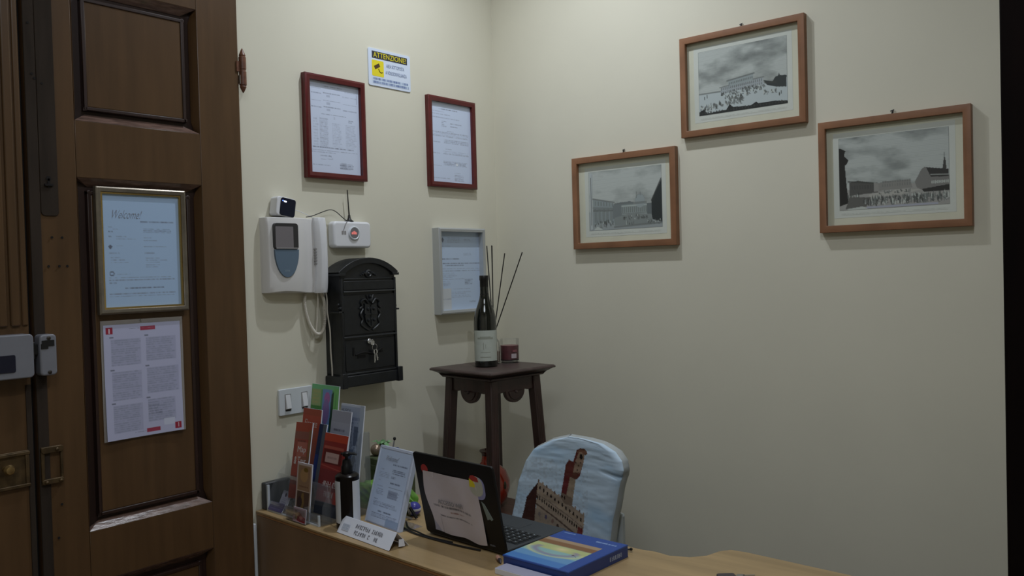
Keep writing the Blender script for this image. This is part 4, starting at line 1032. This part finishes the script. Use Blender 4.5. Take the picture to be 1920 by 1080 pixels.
ct = MB().box(.006, .016, -1.150, -1.140, 0.0, .735).build('wall_conduit', M['plate'], None, bevel=.002)
tag(ct, 'thin pale conduit in the gap between door and desk', 'conduit')

def at(name, label, cat, x, y, rz=0, z=DZ): return thing(name, label, cat, (x, y, z), (0, 0, R(rz)))

# dark box by the wall
rt = at('router_box', 'low grey-black device box at the wall end of the desk', 'router', .019, -1.000)
MB().box(-.013, .010, -.115, .105, 0, .080).build('case', M['router'], rt, bevel=.004)
mb = MB()
for k in range(6): mb.box(.0101, .0108, -.06 + k * .02, -.05 + k * .02, .02, .05)
mb.build('vent_slots', M['black'], rt)

# brochure holder of clear acrylic
bh = at('brochure_holder', 'tiered clear acrylic brochure holder at the left end of the desk', 'holder', .150, -1.05, -3.6)
A_ = M['acry']
MB().box(-.112, .150, -.066, .110, 0, .003).build('base_plate', A_, bh, bevel=.0006)
for nm, y, x0, x1, z1 in (('back_plate', .100, -.112, .165, .235), ('tier_plate', .030, -.112, .165, .150), ('tier_plate', -.030, -.112, .155, .105), ('front_lip', -.066, -.112, .150, .030)):
    MB().box(x0, x1, y - .0012, y + .0012, .003, z1).build(nm, A_, bh)
for x in (-.112, .020, .160):
    mb = MB(); mb.prism_axes([(-.066, 0), (.102, 0), (.102, .235), (.070, .235), (.030, .150), (-.030, .105), (-.062, .05)], -.0012, .0012, (x, 0, .003), (0, 1, 0), (0, 0, 1), (1, 0, 0)); mb.build('side_plate', A_, bh)
mb = MB().box(-.115, -.109, -.070, -.063, 0, .075).box(-.115, .150, -.0705, -.067, 0, .004).box(.147, .151, -.070, -.064, 0, .03); mb.build('edge_glint_strip', M['acrye'], bh)  # opaque pale strips paint the glint along the acrylic edges
MB().box(.012, .108, -.086, -.066, 0, .0025).box(.012, .108, -.086, -.0845, .0025, .040).box(.012, .0135, -.086, -.066, .0025, .05).box(.1065, .108, -.086, -.066, .0025, .05).build('front_pocket', A_, bh)

def leaflet(name, label, x0, x1, y, z0, z1, cv, lean=.05, rz=0, th=.003, skewx=0, texts=(), group='tourist brochures in the holder', z=None):
    """upright leaflet: bottom edge at (x,y), leaning back by lean (m) at the top"""
    L = math.hypot(z1 - z0, lean)
    t = thing(name, label, 'brochure', ((x0 + x1) / 2, y, z0), (math.atan2(z1 - z0, lean), 0, 0), group)
    t.rotation_euler = Matrix.Rotation(R(rz), 3, 'Z').to_4x4().to_3x3().to_euler() if False else (R(90) - math.atan2(lean, z1 - z0), R(skewx), R(rz))
    w = (x1 - x0) / 2
    MB().box(-w, w, 0, L, -th, 0).build('pages', M['paper'], t)
    sheet('front_page', cv, -w, w, 0, L, .0005, COVER, t)
    for (body, tx, ty, tw, tH, tm, sh_) in texts:
        if isinstance(body, int): marks('lettering', tw, tH, body, tm, t, tx, ty, .0007, seed=body, shear=sh_)
        else: text('lettering', body, tw, tH, tm, t, tx, ty, .0008, shear=sh_)
    return t
pale = mat('pale_lettering', (.56, .40, .36), .6); whitet = mat('white_lettering', (.62, .58, .58), .6)
# green picture booklet, wide, behind all
c = Cv(100, 120, (.36, .62, .38))
c.rect(0, 0, 1, .06, (.42, .72, .50)); c.rect(.02, .06, .36, .24, (.58, .66, .44)); c.block(.04, .34, .07, .22, 4, (.72, .66, .40), .6)
c.poly([(0, .24), (.40, .24), (.46, .5), (.42, .8), (.30, .6), (.18, .34), (0, .38)], (.26, .52, .20)); c.ell(.14, .36, .12, .08, (.36, .42, .68)); c.ell(.16, .46, .14, .10, (.45, .27, .20)); c.ell(.05, .46, .06, .07, (.20, .22, .14))
c.rect(.42, .05, .76, 1, (.42, .56, .76)); c.ell(.59, .15, .10, .07, (.66, .40, .66)); c.ell(.57, .30, .12, .14, (.52, .42, .66)); c.rect(.42, .45, .74, .7, (.25, .48, .72)); c.rect(.44, .68, .74, 1, (.14, .50, .56))
c.poly([(.74, .10), (.84, .06), (.80, .7), (.70, .8)], (.10, .24, .16)); c.rect(.82, .03, 1, 1, (.44, .72, .40)); c.line(.9, .1, .86, .9, .02, (.3, .55, .3), .8)
leaflet('picture_booklet', 'green and blue picture booklet, tallest and at the back of the brochure holder', .044, .184, -.985, .86, 1.128, c, .035, -3)
# orange booklet
c = Cv(70, 120, (.66, .26, .18)); c.rect(0, 0, 1, .10, (.60, .25, .15)); c.rect(.02, .30, .98, .42, (.60, .30, .26), .5)
leaflet('orange_booklet', 'orange booklet with pale script title, behind the narrow orange map guide', .064, .158, -1.028, .86, 1.062, c, .030, -3, texts=(('Firenze', -.036, .150, .066, .022, pale, .3),))
# narrow orange map guide
c = Cv(60, 130, (.58, .25, .20)); c.rect(0, 0, 1, .12, (.62, .24, .15)); c.rect(.0, .12, 1, .22, (.52, .30, .26)); c.rect(.22, .26, .80, .50, (.66, .38, .33)); c.row(.2, .7, .25, .02, (.3, .12, .1), .8)
c.rect(.85, .1, 1, 1, (.50, .35, .22)); c.rect(0, .70, 1, 1, (.48, .24, .22)); c.rect(.5, .45, 1, .9, (.50, .33, .26), .6)
leaflet('map_guide', 'narrow orange city map guide at the left of the brochure holder', .098, .182, -1.088, .815, 1.030, c, .045, -3, skewx=-3, texts=(('Map', -.020, .128, .042, .022, whitet, .1), ('& Tour', -.032, .098, .060, .022, whitet, .1)))
# blue narrow booklet between
c = Cv(30, 120, (.10, .16, .30)); c.rect(.55, 0, 1, 1, (.32, .34, .38)); c.rect(0, .5, .5, .9, (.10, .18, .42))
leaflet('blue_booklet', 'thin dark blue and grey booklet squeezed between the orange and red brochures', .186, .222, -1.072, .86, 1.030, c, .040, -3)
# white brochure
c = Cv(80, 130, (.63, .64, .70)); c.rect(.0, .0, 1, .16, (.60, .61, .67)); c.row(.18, .72, .27, .035, (.32, .32, .38), .9); c.ell(.16, .56, .11, .07, (.45, .46, .56)); c.poly([(.52, .60), (.90, .40), (.88, .50), (.70, .58), (.98, .60), (1, .72), (.55, .72)], (.70, .42, .28), .8); c.rect(.5, .55, 1, .75, (.74, .58, .50), .6)
leaflet('white_brochure', 'white brochure with grey lettering and small orange drawing, above the red brochure', .200, .292, -1.032, .86, 1.067, c, .035, -3, texts=((9, -.036, .118, .068, .013, M['inkg'], 0),))
# pale blue news map, far right
c = Cv(80, 140, (.62, .66, .74)); c.rect(0, 0, 1, .03, (.74, .77, .83)); c.row(.0, .95, .16, .03, (.40, .44, .55), .7); c.rect(.05, .22, .5, 1, (.42, .48, .60), .5)
c.rect(.62, .24, .80, .46, (.32, .36, .44), .8); c.rect(.5, .50, .75, .9, (.36, .42, .52), .7); c.poly([(.62, .60), (.74, .52), (.78, .62), (.66, .78), (.56, .74)], (.18, .21, .26), .9); c.rect(.84, 0, 1, 1, (.66, .70, .76)); c.put((vnoise(140, 80, 30, 20, 5, 2) > .6).astype(float) * (c.X > .1) * (c.Y > .2) * (c.X < .84), (.30, .34, .42), .45)
leaflet('city_news_map', 'pale blue-grey folded news map with dark pictures, rightmost in the brochure holder', .208, .318, -1.006, .83, 1.083, c, .036, -3, texts=(('MUSICA', -.052, .232, .044, .010, M['inkg'], .25),))
# red brochure
c = Cv(90, 150, (.54, .18, .17)); c.rect(0, 0, 1, .10, (.70, .26, .18)); c.rect(.04, .16, .88, .19, (.70, .40, .34), .7); c.rect(.06, .20, .84, .38, (.38, .11, .11)); c.rect(.16, .24, .72, .36, (.72, .60, .58)); c.row(.24, .64, .30, .03, (.5, .4, .4), .6)
c.line(.0, .40, .95, .44, .02, (.70, .36, .30), .7); c.rect(0, .45, 1, .70, (.44, .16, .16), .8); c.rect(0, .70, 1, .84, (.64, .26, .22), .7); c.rect(0, .84, 1, 1, (.13, .15, .20)); c.poly([(.5, .9), (.9, .86), (.8, 1), (.5, 1)], (.20, .22, .28))
leaflet('red_brochure', 'large red brochure with a white title box, centre front of the brochure holder', .222, .334, -1.094, .790, 1.010, c, .050, -4, texts=((8, -.034, .078, .066, .015, whitet, .1), (5, -.022, .050, .046, .015, whitet, .1)))
# slim card, front
c = Cv(60, 140, (.74, .66, .60)); c.rect(.10, .05, .92, .49, (.58, .46, .36)); c.ell(.5, .22, .26, .12, (.66, .52, .36)); c.ell(.6, .12, .15, .04, (.46, .36, .16)); c.row(.2, .8, .42, .03, (.38, .25, .2), .6); c.rect(.10, .51, .92, .99, (.34, .26, .22)); c.poly([(.4, .55), (.55, .52), (.60, .7), (.45, .95), (.30, .95)], (.50, .40, .24)); c.ell(.3, .7, .16, .1, (.26, .19, .20)); c.rect(0, 0, .07, 1, (.72, .66, .66)); c.rect(0, 0, 1, .035, (.76, .70, .70))
leaflet('slim_card', 'slim cream postcard brochure with two sepia pictures, standing in the front pocket', .172, .244, -1.121, .775, .930, c, .018, -3)
c = Cv(60, 50, (.70, .60, .64)); c.poly([(.18, .45), (.5, .3), (.72, .5), (.95, .62), (.92, .95), (.35, .9), (.2, .7)], (.55, .10, .14)); c.ell(.62, .62, .14, .14, (.72, .45, .42)); c.ell(.2, .3, .12, .1, (.45, .38, .38)); c.ell(.25, .72, .10, .1, (.35, .3, .2))
leaflet('red_card', 'small pink and red business card at the very front of the brochure holder', .192, .256, -1.141, .773, .813, c, .005, -4, th=.001)
c = Cv(50, 50, (.58, .58, .64)); c.ell(.45, .22, .12, .12, (.30, .28, .34)); c.block(.2, .8, .38, .8, 4, (.4, .4, .46), .6)
leaflet('white_card', 'small white business card behind clear acrylic, left of the slim card', .052, .092, -1.090, .778, .824, c, .018, -2, skewx=8, th=.001)
c = Cv(50, 20, (.30, .28, .42)); c.block(.1, .9, .2, .8, 3, (.5, .5, .6), .6)
leaflet('violet_leaflet', 'low violet-grey leaflet lying at the foot of the white card', .040, .112, -1.118, .776, .798, c, .014, -2, th=.001)

# soap dispenser
sd = at('soap_dispenser', 'dark amber pump bottle with white label, right of the brochures', 'bottle', .366, -1.082)
MB().lathe([(.029, 0), (.0325, .004), (.0325, .138), (.0325, .143), (.026, .149), (.014, .151)], (0, 0, 0), 36).build('bottle_body', M['soap'], sd)
MB().lathe([(.0150, .149), (.0155, .151), (.0155, .168), (.013, .172), (.0110, .186), (.006, .188)], (0, 0, 0), 24).build('collar', M['pump'], sd)
MB().lathe([(.0045, .186), (.0045, .197)], (0, 0, 0), 12).build('pump_stem', M['pump'], sd)
mb = MB().lathe([(.010, .196), (.011, .199), (.011, .204), (.008, .207), (0, .207)], (0, 0, 0), 18)
mb.tube([(0, 0, .2025), (.018, .012, .2025), (.024, .016, .199)], [.0045, .0035, .0028], 8); mb.tube([(0, 0, .2025), (-.012, -.009, .202)], [.0045, .003], 8)
mb.build('pump_head', M['pump'], sd)
tc_ = math.atan2(-1.496, 1.851)
MB().lathe([(.0329, .018), (.0329, .132)], (0, 0, 0), 36, a0=tc_ + .42, a1=tc_ + 2 * math.pi - .62).build('label', M['soaplab'], sd)

# menu holder: slanted acrylic stand with sheet
mh = thing('menu_holder', 'white acrylic sign holder with a printed welcome sheet, leaning back beside the laptop', 'sign holder', (.357, -1.016, DZ), (R(90) - math.atan2(.062, .205), 0, R(-8)))
LL = .212
MB().box(0, .160, 0, LL, -.003, 0).build('front_plate', M['frost'], mh, bevel=.0008)
MB().box(.154, .163, -.0, LL - .004, -.014, .0005).build('side_edge', M['frost'], mh, bevel=.001)
MB().box(0, .160, LL - .006, LL + .002, -.016, .001).build('top_edge', M['frost'], mh, bevel=.001)
MB().box(-.002, .004, 0, LL, -.008, .001).build('left_edge', M['frost'], mh, bevel=.001)
ft = MB().box(.0, .168, .0, .075, .0005, .0025).build('foot', M['acry'], mh); ft.matrix_local = Matrix.Rotation(-(R(90) - math.atan2(.062, .205)), 4, 'X')
G1_, G2_ = G1, G2; G1, G2 = (.42, .45, .54), (.26, .29, .37)
c = Cv(110, 150, (.74, .80, .90))
c.row(.48, .94, .185, .02, G2, .7); c.row(.12, .24, .27, .016, G1, .6); c.block(.50, .92, .24, .31, 3, G2, .75, .05); c.block(.10, .44, .30, .38, 4, G1, .7, .05); c.block(.50, .66, .335, .37, 2, G2, .8, .02); c.row(.50, .82, .43, .014, G2, .7)
c.row(.12, .2, .42, .01, G1, .6); c.row(.12, .3, .50, .012, G1, .5); c.rect(.48, .49, .92, .495, G1, .7); c.block(.52, .86, .54, .64, 6, (.42, .45, .54), .9, .1); c.rect(.50, .53, .80, .63, (.46, .49, .58), .5); c.block(.12, .36, .53, .62, 4, G1, .5, .08)
c.row(.10, .22, .68, .012, G2, .6); c.block(.10, .94, .70, .77, 4, G1, .75, .15); c.row(.30, .75, .83, .014, G2, .8); c.block(.12, .94, .86, .92, 4, G1, .7, .08); c.rect(.6, .90, 1, 1, (.54, .62, .74), .8)
G1, G2 = G1_, G2_
sheet('printed_sheet', c, .006, .155, .004, LL - .008, .0012, PRINTG, mh)
text('lettering', 'Welcome!', .060, .014, M['inkg'], mh, .040, LL - .036, .0016, shear=.6, thin=.018)

# tent card
tc = thing('tent_card', 'folded white tent card with grey capitals at the front edge of the desk', 'card', (.377, -1.131, DZ), (0, 0, R(-6.3)))
Lc = .237
def quad(mb, a, b, c_, d, th=.0008):
    a, b, c_, d = map(Vector, (a, b, c_, d)); n_ = (b - a).cross(d - a).normalized() * th
    mb.hexa([a, b, c_, d], [a + n_, b + n_, c_ + n_, d + n_])
mb = MB(); quad(mb, (0, 0, .001), (Lc, 0, .001), (Lc, .026, .040), (0, .026, .040)); mb.build('front_face', M['paper'], tc)
mb = MB(); quad(mb, (0, .026, .040), (Lc, .026, .040), (Lc, .060, .001), (0, .060, .001)); mb.build('rear_face', M['paper'], tc)
mb = MB(); quad(mb, (Lc - .001, .030, .004), (Lc + .004, .046, .004), (Lc + .002, .044, .022), (Lc - .002, .032, .022)); mb.build('tucked_flap', M['paper'], tc)
ang = math.atan2(.040, .026)
tm = Matrix.Translation((0, -.0004, .0018)) @ Matrix.Rotation(ang, 4, 'X')
def tt_(n, x, y, w, h, m_): marks('lettering', w, h, n, m_, tc, 0, 0, 0, mtx=tm @ Matrix.Translation((x, y, .0004)), seed=n, shear=.1)
tt_(15, .070, .0255, .122, .0100, M['inkg']); tt_(12, .072, .0085, .108, .0100, M['inkg'])
c = Cv(60, 30, (.80, .82, .87)); c.block(.0, 1, .1, .9, 5, (.45, .52, .60), .8, .15)
def tilt_(X_, Y_, P):
    q = np.stack([X_, np.cos(ang) * Y_, np.sin(ang) * Y_], -1) + np.array([0, -.0006 - .0006, .0018 + .0006]); return q
sheet('small_print', c, .014, .046, .010, .028, 0, PRINT, tc, tilt_)

# laptop
lp = thing('laptop', 'open black laptop seen from behind, with a paper notice taped to its lid', 'laptop', (.589, -.996, DZ), (0, 0, R(-4.5)))
LW = .292
MB().prism(rrect(0, LW, 0, .222, .008), .003, .016).build('base', M['laptopk'], lp, bevel=.002)
MB().box(.012, LW - .012, .045, .135, .0162, .0168).build('keyboard_well', M['key'], lp)
key0 = None
for r_ in range(5):
    for k in range(13):
        if key0 is None:
            key0 = MB().box(0, .0165, 0, .0145, 0, .0018).build('key', M['key'], lp, bevel=.0004); o = key0
        else:
            o = key0.copy(); COL.objects.link(o)
        o.location = (.016 + k * .0202, .048 + r_ * .0172, .0168)
leg_ = MB()
for r_ in range(5):
    for k in range(13): leg_.box(.0215 + k * .0202, .0245 + k * .0202, .0555 + r_ * .0172, .0590 + r_ * .0172, .0186, .0189)
leg_.build('key_legends', M['keytxt'], lp)
MB().box(LW * .32, LW * .66, .145, .195, .0161, .0164).build('touchpad', M['laptopk'], lp)
MB().tube([(.02, .004, .014), (LW - .02, .004, .014)], .006, 12).build('hinge_bar', M['laptop'], lp)
lid = bpy.data.objects.new('lid', None); COL.objects.link(lid); lid.parent = lp
la = math.atan2(.218, -.040 * 1.0)
lid.location = (0, .0, .008); lid.rotation_euler = (math.atan2(.220, -.042), 0, 0)
# lid local: X along hinge, Y up the lid, Z towards the screen side... outer face is +Z after flip
lidm = Matrix.Identity(4)
LH = .222
MB().prism(rrect(-.002, LW + .002, 0, LH, .008), -.003, .004).build('lid_shell', M['laptop'], lid, bevel=.0015)
MB().box(.010, LW - .010, .014, LH - .010, -.0036, -.003).build('display', M['black'], lid)
def bend(X_, Y_, P):
    u = (X_ - .03) / .2; v = Y_ / LH
    # a sheet taped with torn, uneven sides
    P[..., 0] += .012 * (1 - v) * 1.2 + .006 * np.sin(v * 9) * (u < .15) + .010 * (u - .5) * v * 0
    P[..., 2] = .0046 + .0025 * np.clip(.35 - v, 0, 1) * 3 * np.clip(u, 0, 1) + .0015 * np.sin(u * 5 + v * 3) ** 2
    P[..., 1] += -.008 * np.clip(u, 0, 1) * (v < .5) * np.sin(u * 6) ** 2
    return P
c = Cv(120, 90, (.84, .80, .84)); n = vnoise(90, 120, 4, 5, 8, 4); c.put(n, (.76, .76, .77), .35); c.put(np.clip(n - .5, 0, 1), (.84, .74, .70), .5)
c.row(.12, .80, .55, .030, (.30, .30, .33), .75); c.row(.40, .66, .62, .022, (.48, .30, .28), .7); c.row(.20, .78, .70, .030, (.30, .30, .33), .7); c.poly([(0, .8), (.14, 1), (0, 1)], (.66, .66, .74), .8)
sheet('paper_notice', c, .022, .222, .014, .176, .005, PRINT, lid, bend)
text('lettering', 'ACCESSO WIFI', .092, .012, M['inkg'], lid, .074, .094, .0085)
MB().lathe([(.013, 0), (.013, .0006), (0, .0006)], (.036, .180, .0041), 20).build('red_sticker', M['redp'], lid)
st = MB().prism(rrect(.206, .256, .130, .188, .020, 6), .0041, .0046).build('sticker_blue_rim', M['lilac'], lid)
MB().prism(rrect(.203, .250, .138, .190, .020, 6), .0046, .0050).build('sticker_cloud', M['cloudp'], lid)
MB().prism([(.203, .160), (.222, .160), (.228, .180), (.218, .189), (.206, .182)], .0050, .0053).build('sticker_yellow', M['yellow'], lid)
MB().prism([(.206, .182), (.218, .176), (.238, .176), (.236, .187), (.222, .192), (.212, .190)], .0050, .0054).build('sticker_red', M['redp'], lid)
MB().prism([(.236, .126), (.246, .120), (.268, .085), (.262, .080), (.258, .084), (.248, .080), (.244, .096)], .0041, .0047).build('sage_sticker', M['sage'], lid)
MB().prism([(.022, .118), (.032, .112), (.030, .102), (.026, .108)], .0041, .0047).build('torn_scrap', M['cloudp'], lid)
marks('lettering', .018, .004, 6, M['inkg'], lid, LW - .05, .012, .0040)

# power cable
pc = MB().tube(smooth_path([(.46, -.990, DZ + .003), (.508, -1.008, DZ + .003), (.560, -1.022, DZ + .003), (.616, -1.028, DZ + .003), (.68, -1.030, DZ + .003), (.735, -1.030, DZ + .003), (.80, -1.026, DZ + .003)]), .0026, 8)
pc.tube(smooth_path([(.47, -.965, DZ + .003), (.515, -.998, DZ + .003), (.57, -1.016, DZ + .0055), (.62, -1.0225, DZ + .003), (.70, -1.021, DZ + .003)]), .0024, 8)
pc = pc.build('power_cable', M['blackp']); tag(pc, 'black laptop power cable lying doubled on the desk in front of the lid', 'cable')

# book lying on a white booklet
bk_ = thing('travel_book', 'thick blue hardback book with a sunset sea picture, lying right of the laptop', 'book', (1.0165, -.965, DZ + .0006), (0, 0, R(-1.5)))
MB().box(-.0955, .090, -.1145, .1145, .002, .025).build('pages', M['blueside'], bk_, bevel=.0006)
MB().box(-.097, .097, -.116, .116, .025, .0285).build('front_cover', M['blue'], bk_, bevel=.0008)
MB().box(-.097, .097, -.116, .116, -.0005, .0022).build('back_cover', M['blueside'], bk_, bevel=.0008)
MB().box(.088, .097, -.116, .116, .0, .027).build('spine', M['blueside'], bk_, bevel=.002)
c = Cv(150, 170, (.06, .20, .52))
x0_, x1_, y0_, y1_ = .0, .84, .26, .985
c.rect(0, 0, 1, 1, (.14, .29, .60)); c.rect(x0_, y0_, x1_, y1_, (.48, .64, .76))
V = np.clip((c.Y - y0_) / (y1_ - y0_), 0, 1); inside = ((c.X < x1_) & (c.Y > y0_) & (c.Y < y1_)).astype(float)
def band(a, b, col, al=1): c.put(inside * np.clip((V - a) / .03, 0, 1) * np.clip((b - V) / .03, 0, 1), col, al)
band(-.1, .14, (.66, .56, .45)); band(.09, .27, (.52, .37, .24)); band(.24, .48, (.72, .76, .52)); band(.44, .66, (.56, .72, .72)); band(.62, .84, (.40, .60, .78)); band(.80, 1.1, (.28, .50, .76))
e = np.hypot((c.X - .42) / .40, (V - .44) / .24); c.put(inside * np.exp(-((e - 1) / .10) ** 2) * (V > .42), (.80, .80, .60), .8); c.put(inside * np.exp(-((e - .75) / .12) ** 2) * (V > .36), (.56, .53, .62), .85); c.put(inside * np.exp(-((c.X - .46) / .10) ** 2 - ((V - .36) / .07) ** 2), (.88, .82, .62), .9)
c.ell(.70, .60, .02, .010, (.25, .25, .3)); c.line(.72, .60, .78, .64, .006, (.3, .35, .4), .8)
c.row(.06, .24, .05, .022, (.62, .72, .88), .9); c.row(.62, .92, .11, .026, (.72, .80, .92), .9); c.row(.10, .42, .17, .012, (.30, .42, .74), .7)
sheet('cover_picture', c, -.096, .096, -.115, .115, .0288, COVER, bk_)
marks('spine_lettering', .050, .010, 7, mat('spine_white', (.42, .48, .62), .5), bk_, 0, 0, 0, mtx=Matrix.Translation((.0973, .040, .008)) @ Matrix(((0, 0, 1, 0), (1, 0, 0, 0), (0, 1, 0, 0), (0, 0, 0, 1))))
wbk = thing('white_booklet', 'white booklet pushed against the front edge of the blue book', 'booklet', (.998, -1.101, DZ), (0, 0, R(-2)))
MB().box(-.068, .085, -.022, .017, 0, .013).build('pages', M['paper'], wbk, bevel=.0006)
c = Cv(80, 90, (.62, .62, .70)); c.row(.22, .40, .95, .02, G2, .7)
sheet('cover', c, -.067, .084, -.0215, .0165, .0133, PRINT, wbk)
es = thing('eraser_pencil', 'short pink pencil stub in front of the laptop corner', 'pencil', (.882, -1.052, DZ + .0055), (0, 0, R(-38)))
MB().tube([(-.014, 0, 0), (.008, 0, 0)], .0052, 10).build('stub', M['eraser'], es)
MB().tube([(.008, 0, 0), (.014, 0, 0), (.024, 0, -.003)], [.0052, .0045, .001], 10).build('tip', M['fob'], es)
pn = thing('black_pen', 'end of a thin black pen poking out beside the blue book', 'pen', (1.085, -.826, DZ + .004), (0, 0, R(30)))
MB().tube([(-.04, .0, 0), (.018, 0, .002)], .0024, 8).build('barrel', M['blackp'], pn); MB().sphere((.020, 0, .0025), .0042, 8).build('cap', M['blackp'], pn)
kf = thing('key_fob', 'dark key fob with small steel keys at the bottom picture edge', 'keys', (1.372, -.842, DZ), (0, 0, R(42)))
MB().prism(rrect(-.030, .010, -.022, .004, .006), 0, .011).build('fob', M['fob'], kf, bevel=.002)
ring_ = [(.020 + .012 * math.cos(t), -.008 + .012 * math.sin(t), .003) for t in [2 * math.pi * k / 20 for k in range(21)]]
MB().tube(ring_, .001, 6).build('ring', M['steel'], kf)
MB().prism(rrect(.016, .034, -.006, .010, .006), .003, .005).box(.030, .056, -.001, .004, .003, .005).build('key', M['steel'], kf)

# clutter behind: green box, bag, ball, cup, ball, trinket
gb = at('storage_box', 'dark green box with olive band, behind the soap dispenser', 'box', .225, -.800, -4)
MB().box(-.068, .068, -.045, .045, 0, .125).build('body', M['green'], gb, bevel=.004)
MB().box(-.0695, .0695, -.0465, .0465, .088, .104).build('band', M['green2'], gb, bevel=.002)
lg = thing('lime_bag', 'crumpled lime-green cloth bag behind the sign holder and laptop', 'bag', (.282, -.893, DZ))
mb = MB(); bmesh.ops.create_icosphere(mb.bm, subdivisions=5, radius=1)
for v in mb.bm.verts:
    p = v.co.copy(); n_ = math.sin(p.x * 9 + p.z * 4) * .05 + math.sin(p.y * 13 - p.z * 7 + 1) * .05 + math.sin(p.x * 21 + p.y * 8 + p.z * 17) * .035
    p *= 1 + n_; zf_ = p.z if p.z > -.3 else -.3
    hgt = .055 + .016 * (p.x > .2) * p.x
    v.co = Vector((p.x * .145, p.y * .040, (zf_ + .3) * hgt))
mb.build('cloth', M['lime'], lg)
lg.rotation_euler = (0, 0, R(4))
bb = MB().sphere((0, 0, 0), .019, 20).build('bauble', M['bronze']); bb.location = (.182, -.815, DZ + .125 + .019); tag(bb, 'shiny bronze ball on top of the dark green box', 'ornament')
lf = thing('leaf_sprig', 'pale green sprig of leaves on the dark green box', 'plant', (.185, -.790, DZ + .125))
for k in range(9):
    a = k * .75; r_ = .030 + .006 * (k % 3); mb = MB()
    tipp = Vector((r_ * math.cos(a), r_ * .8 * math.sin(a), .030 + .010 * (k % 2))); mid = tipp * .5 + Vector((0, 0, .022)); sd_ = Vector((-math.sin(a), math.cos(a), 0)) * .008
    V_ = [mb.bm.verts.new(q) for q in ((0, 0, .0), mid + sd_, tipp, mid - sd_, mid + Vector((0, 0, .004)))]
    for q in ((0, 1, 4), (1, 2, 4), (2, 3, 4), (3, 0, 4)): mb.bm.faces.new([V_[i] for i in q])
    mb.build('leaf', M['leaf'], lf)
bc = at('blue_cup', 'small blue plastic cup on the dark green box beside the bronze ball', 'cup', .252, -.812, z=DZ + .125)
MB().lathe([(.017, 0), (.022, .03), (.0205, .03), (.016, .003), (0, .003)], (0, 0, 0), 20).build('cup_body', M['bluec'], bc)
wp = thing('white_pen', 'pale pen with a black cap standing in the blue cup', 'pen', (.252, -.812, DZ + .129))
MB().tube([(-.006, 0, 0), (.004, .006, .052)], .0022, 8).build('barrel', M['ivory2'], wp); MB().sphere((.0045, .0063, .056), .0048, 10, (1, 1, 1.2)).build('cap', M['blackp'], wp)
vb = thing('toy_ball', 'small violet-blue and white ball beside the lime bag', 'ball', (.436, -.902, DZ + .020))
MB().sphere((0, 0, 0), .020, 20).build('ball', M['violet'], vb); MB().lathe([(.0203, -.003), (.0206, 0), (.0203, .003)], (0, 0, 0), 24).build('white_band', M['white'], vb)
ck = thing('clothes_pegs', 'tangle of small dark and pale clips in front of the lime bag', 'clips', (.440, -.968, DZ))
for k, (dx, dy, a, m_) in enumerate(((0, 0, 20, 'blackp'), (.012, .020, 70, 'ivory2'), (-.018, .022, -30, 'green2'), (.020, .04, 10, 'blackp'), (-.03, .010, 60, 'blackp'), (.0, .045, 120, 'cloudp'))):
    mt = Matrix.Translation((dx, dy, .006 + .004 * k)) @ Matrix.Rotation(R(a), 4, 'Z') @ Matrix.Rotation(R(15 + 12 * k), 4, 'Y')
    MB().box(-.018, .018, -.004, -.001, -.002, .003, mt).box(-.018, .018, .001, .004, -.002, .003, mt).build('clip', M[m_], ck)
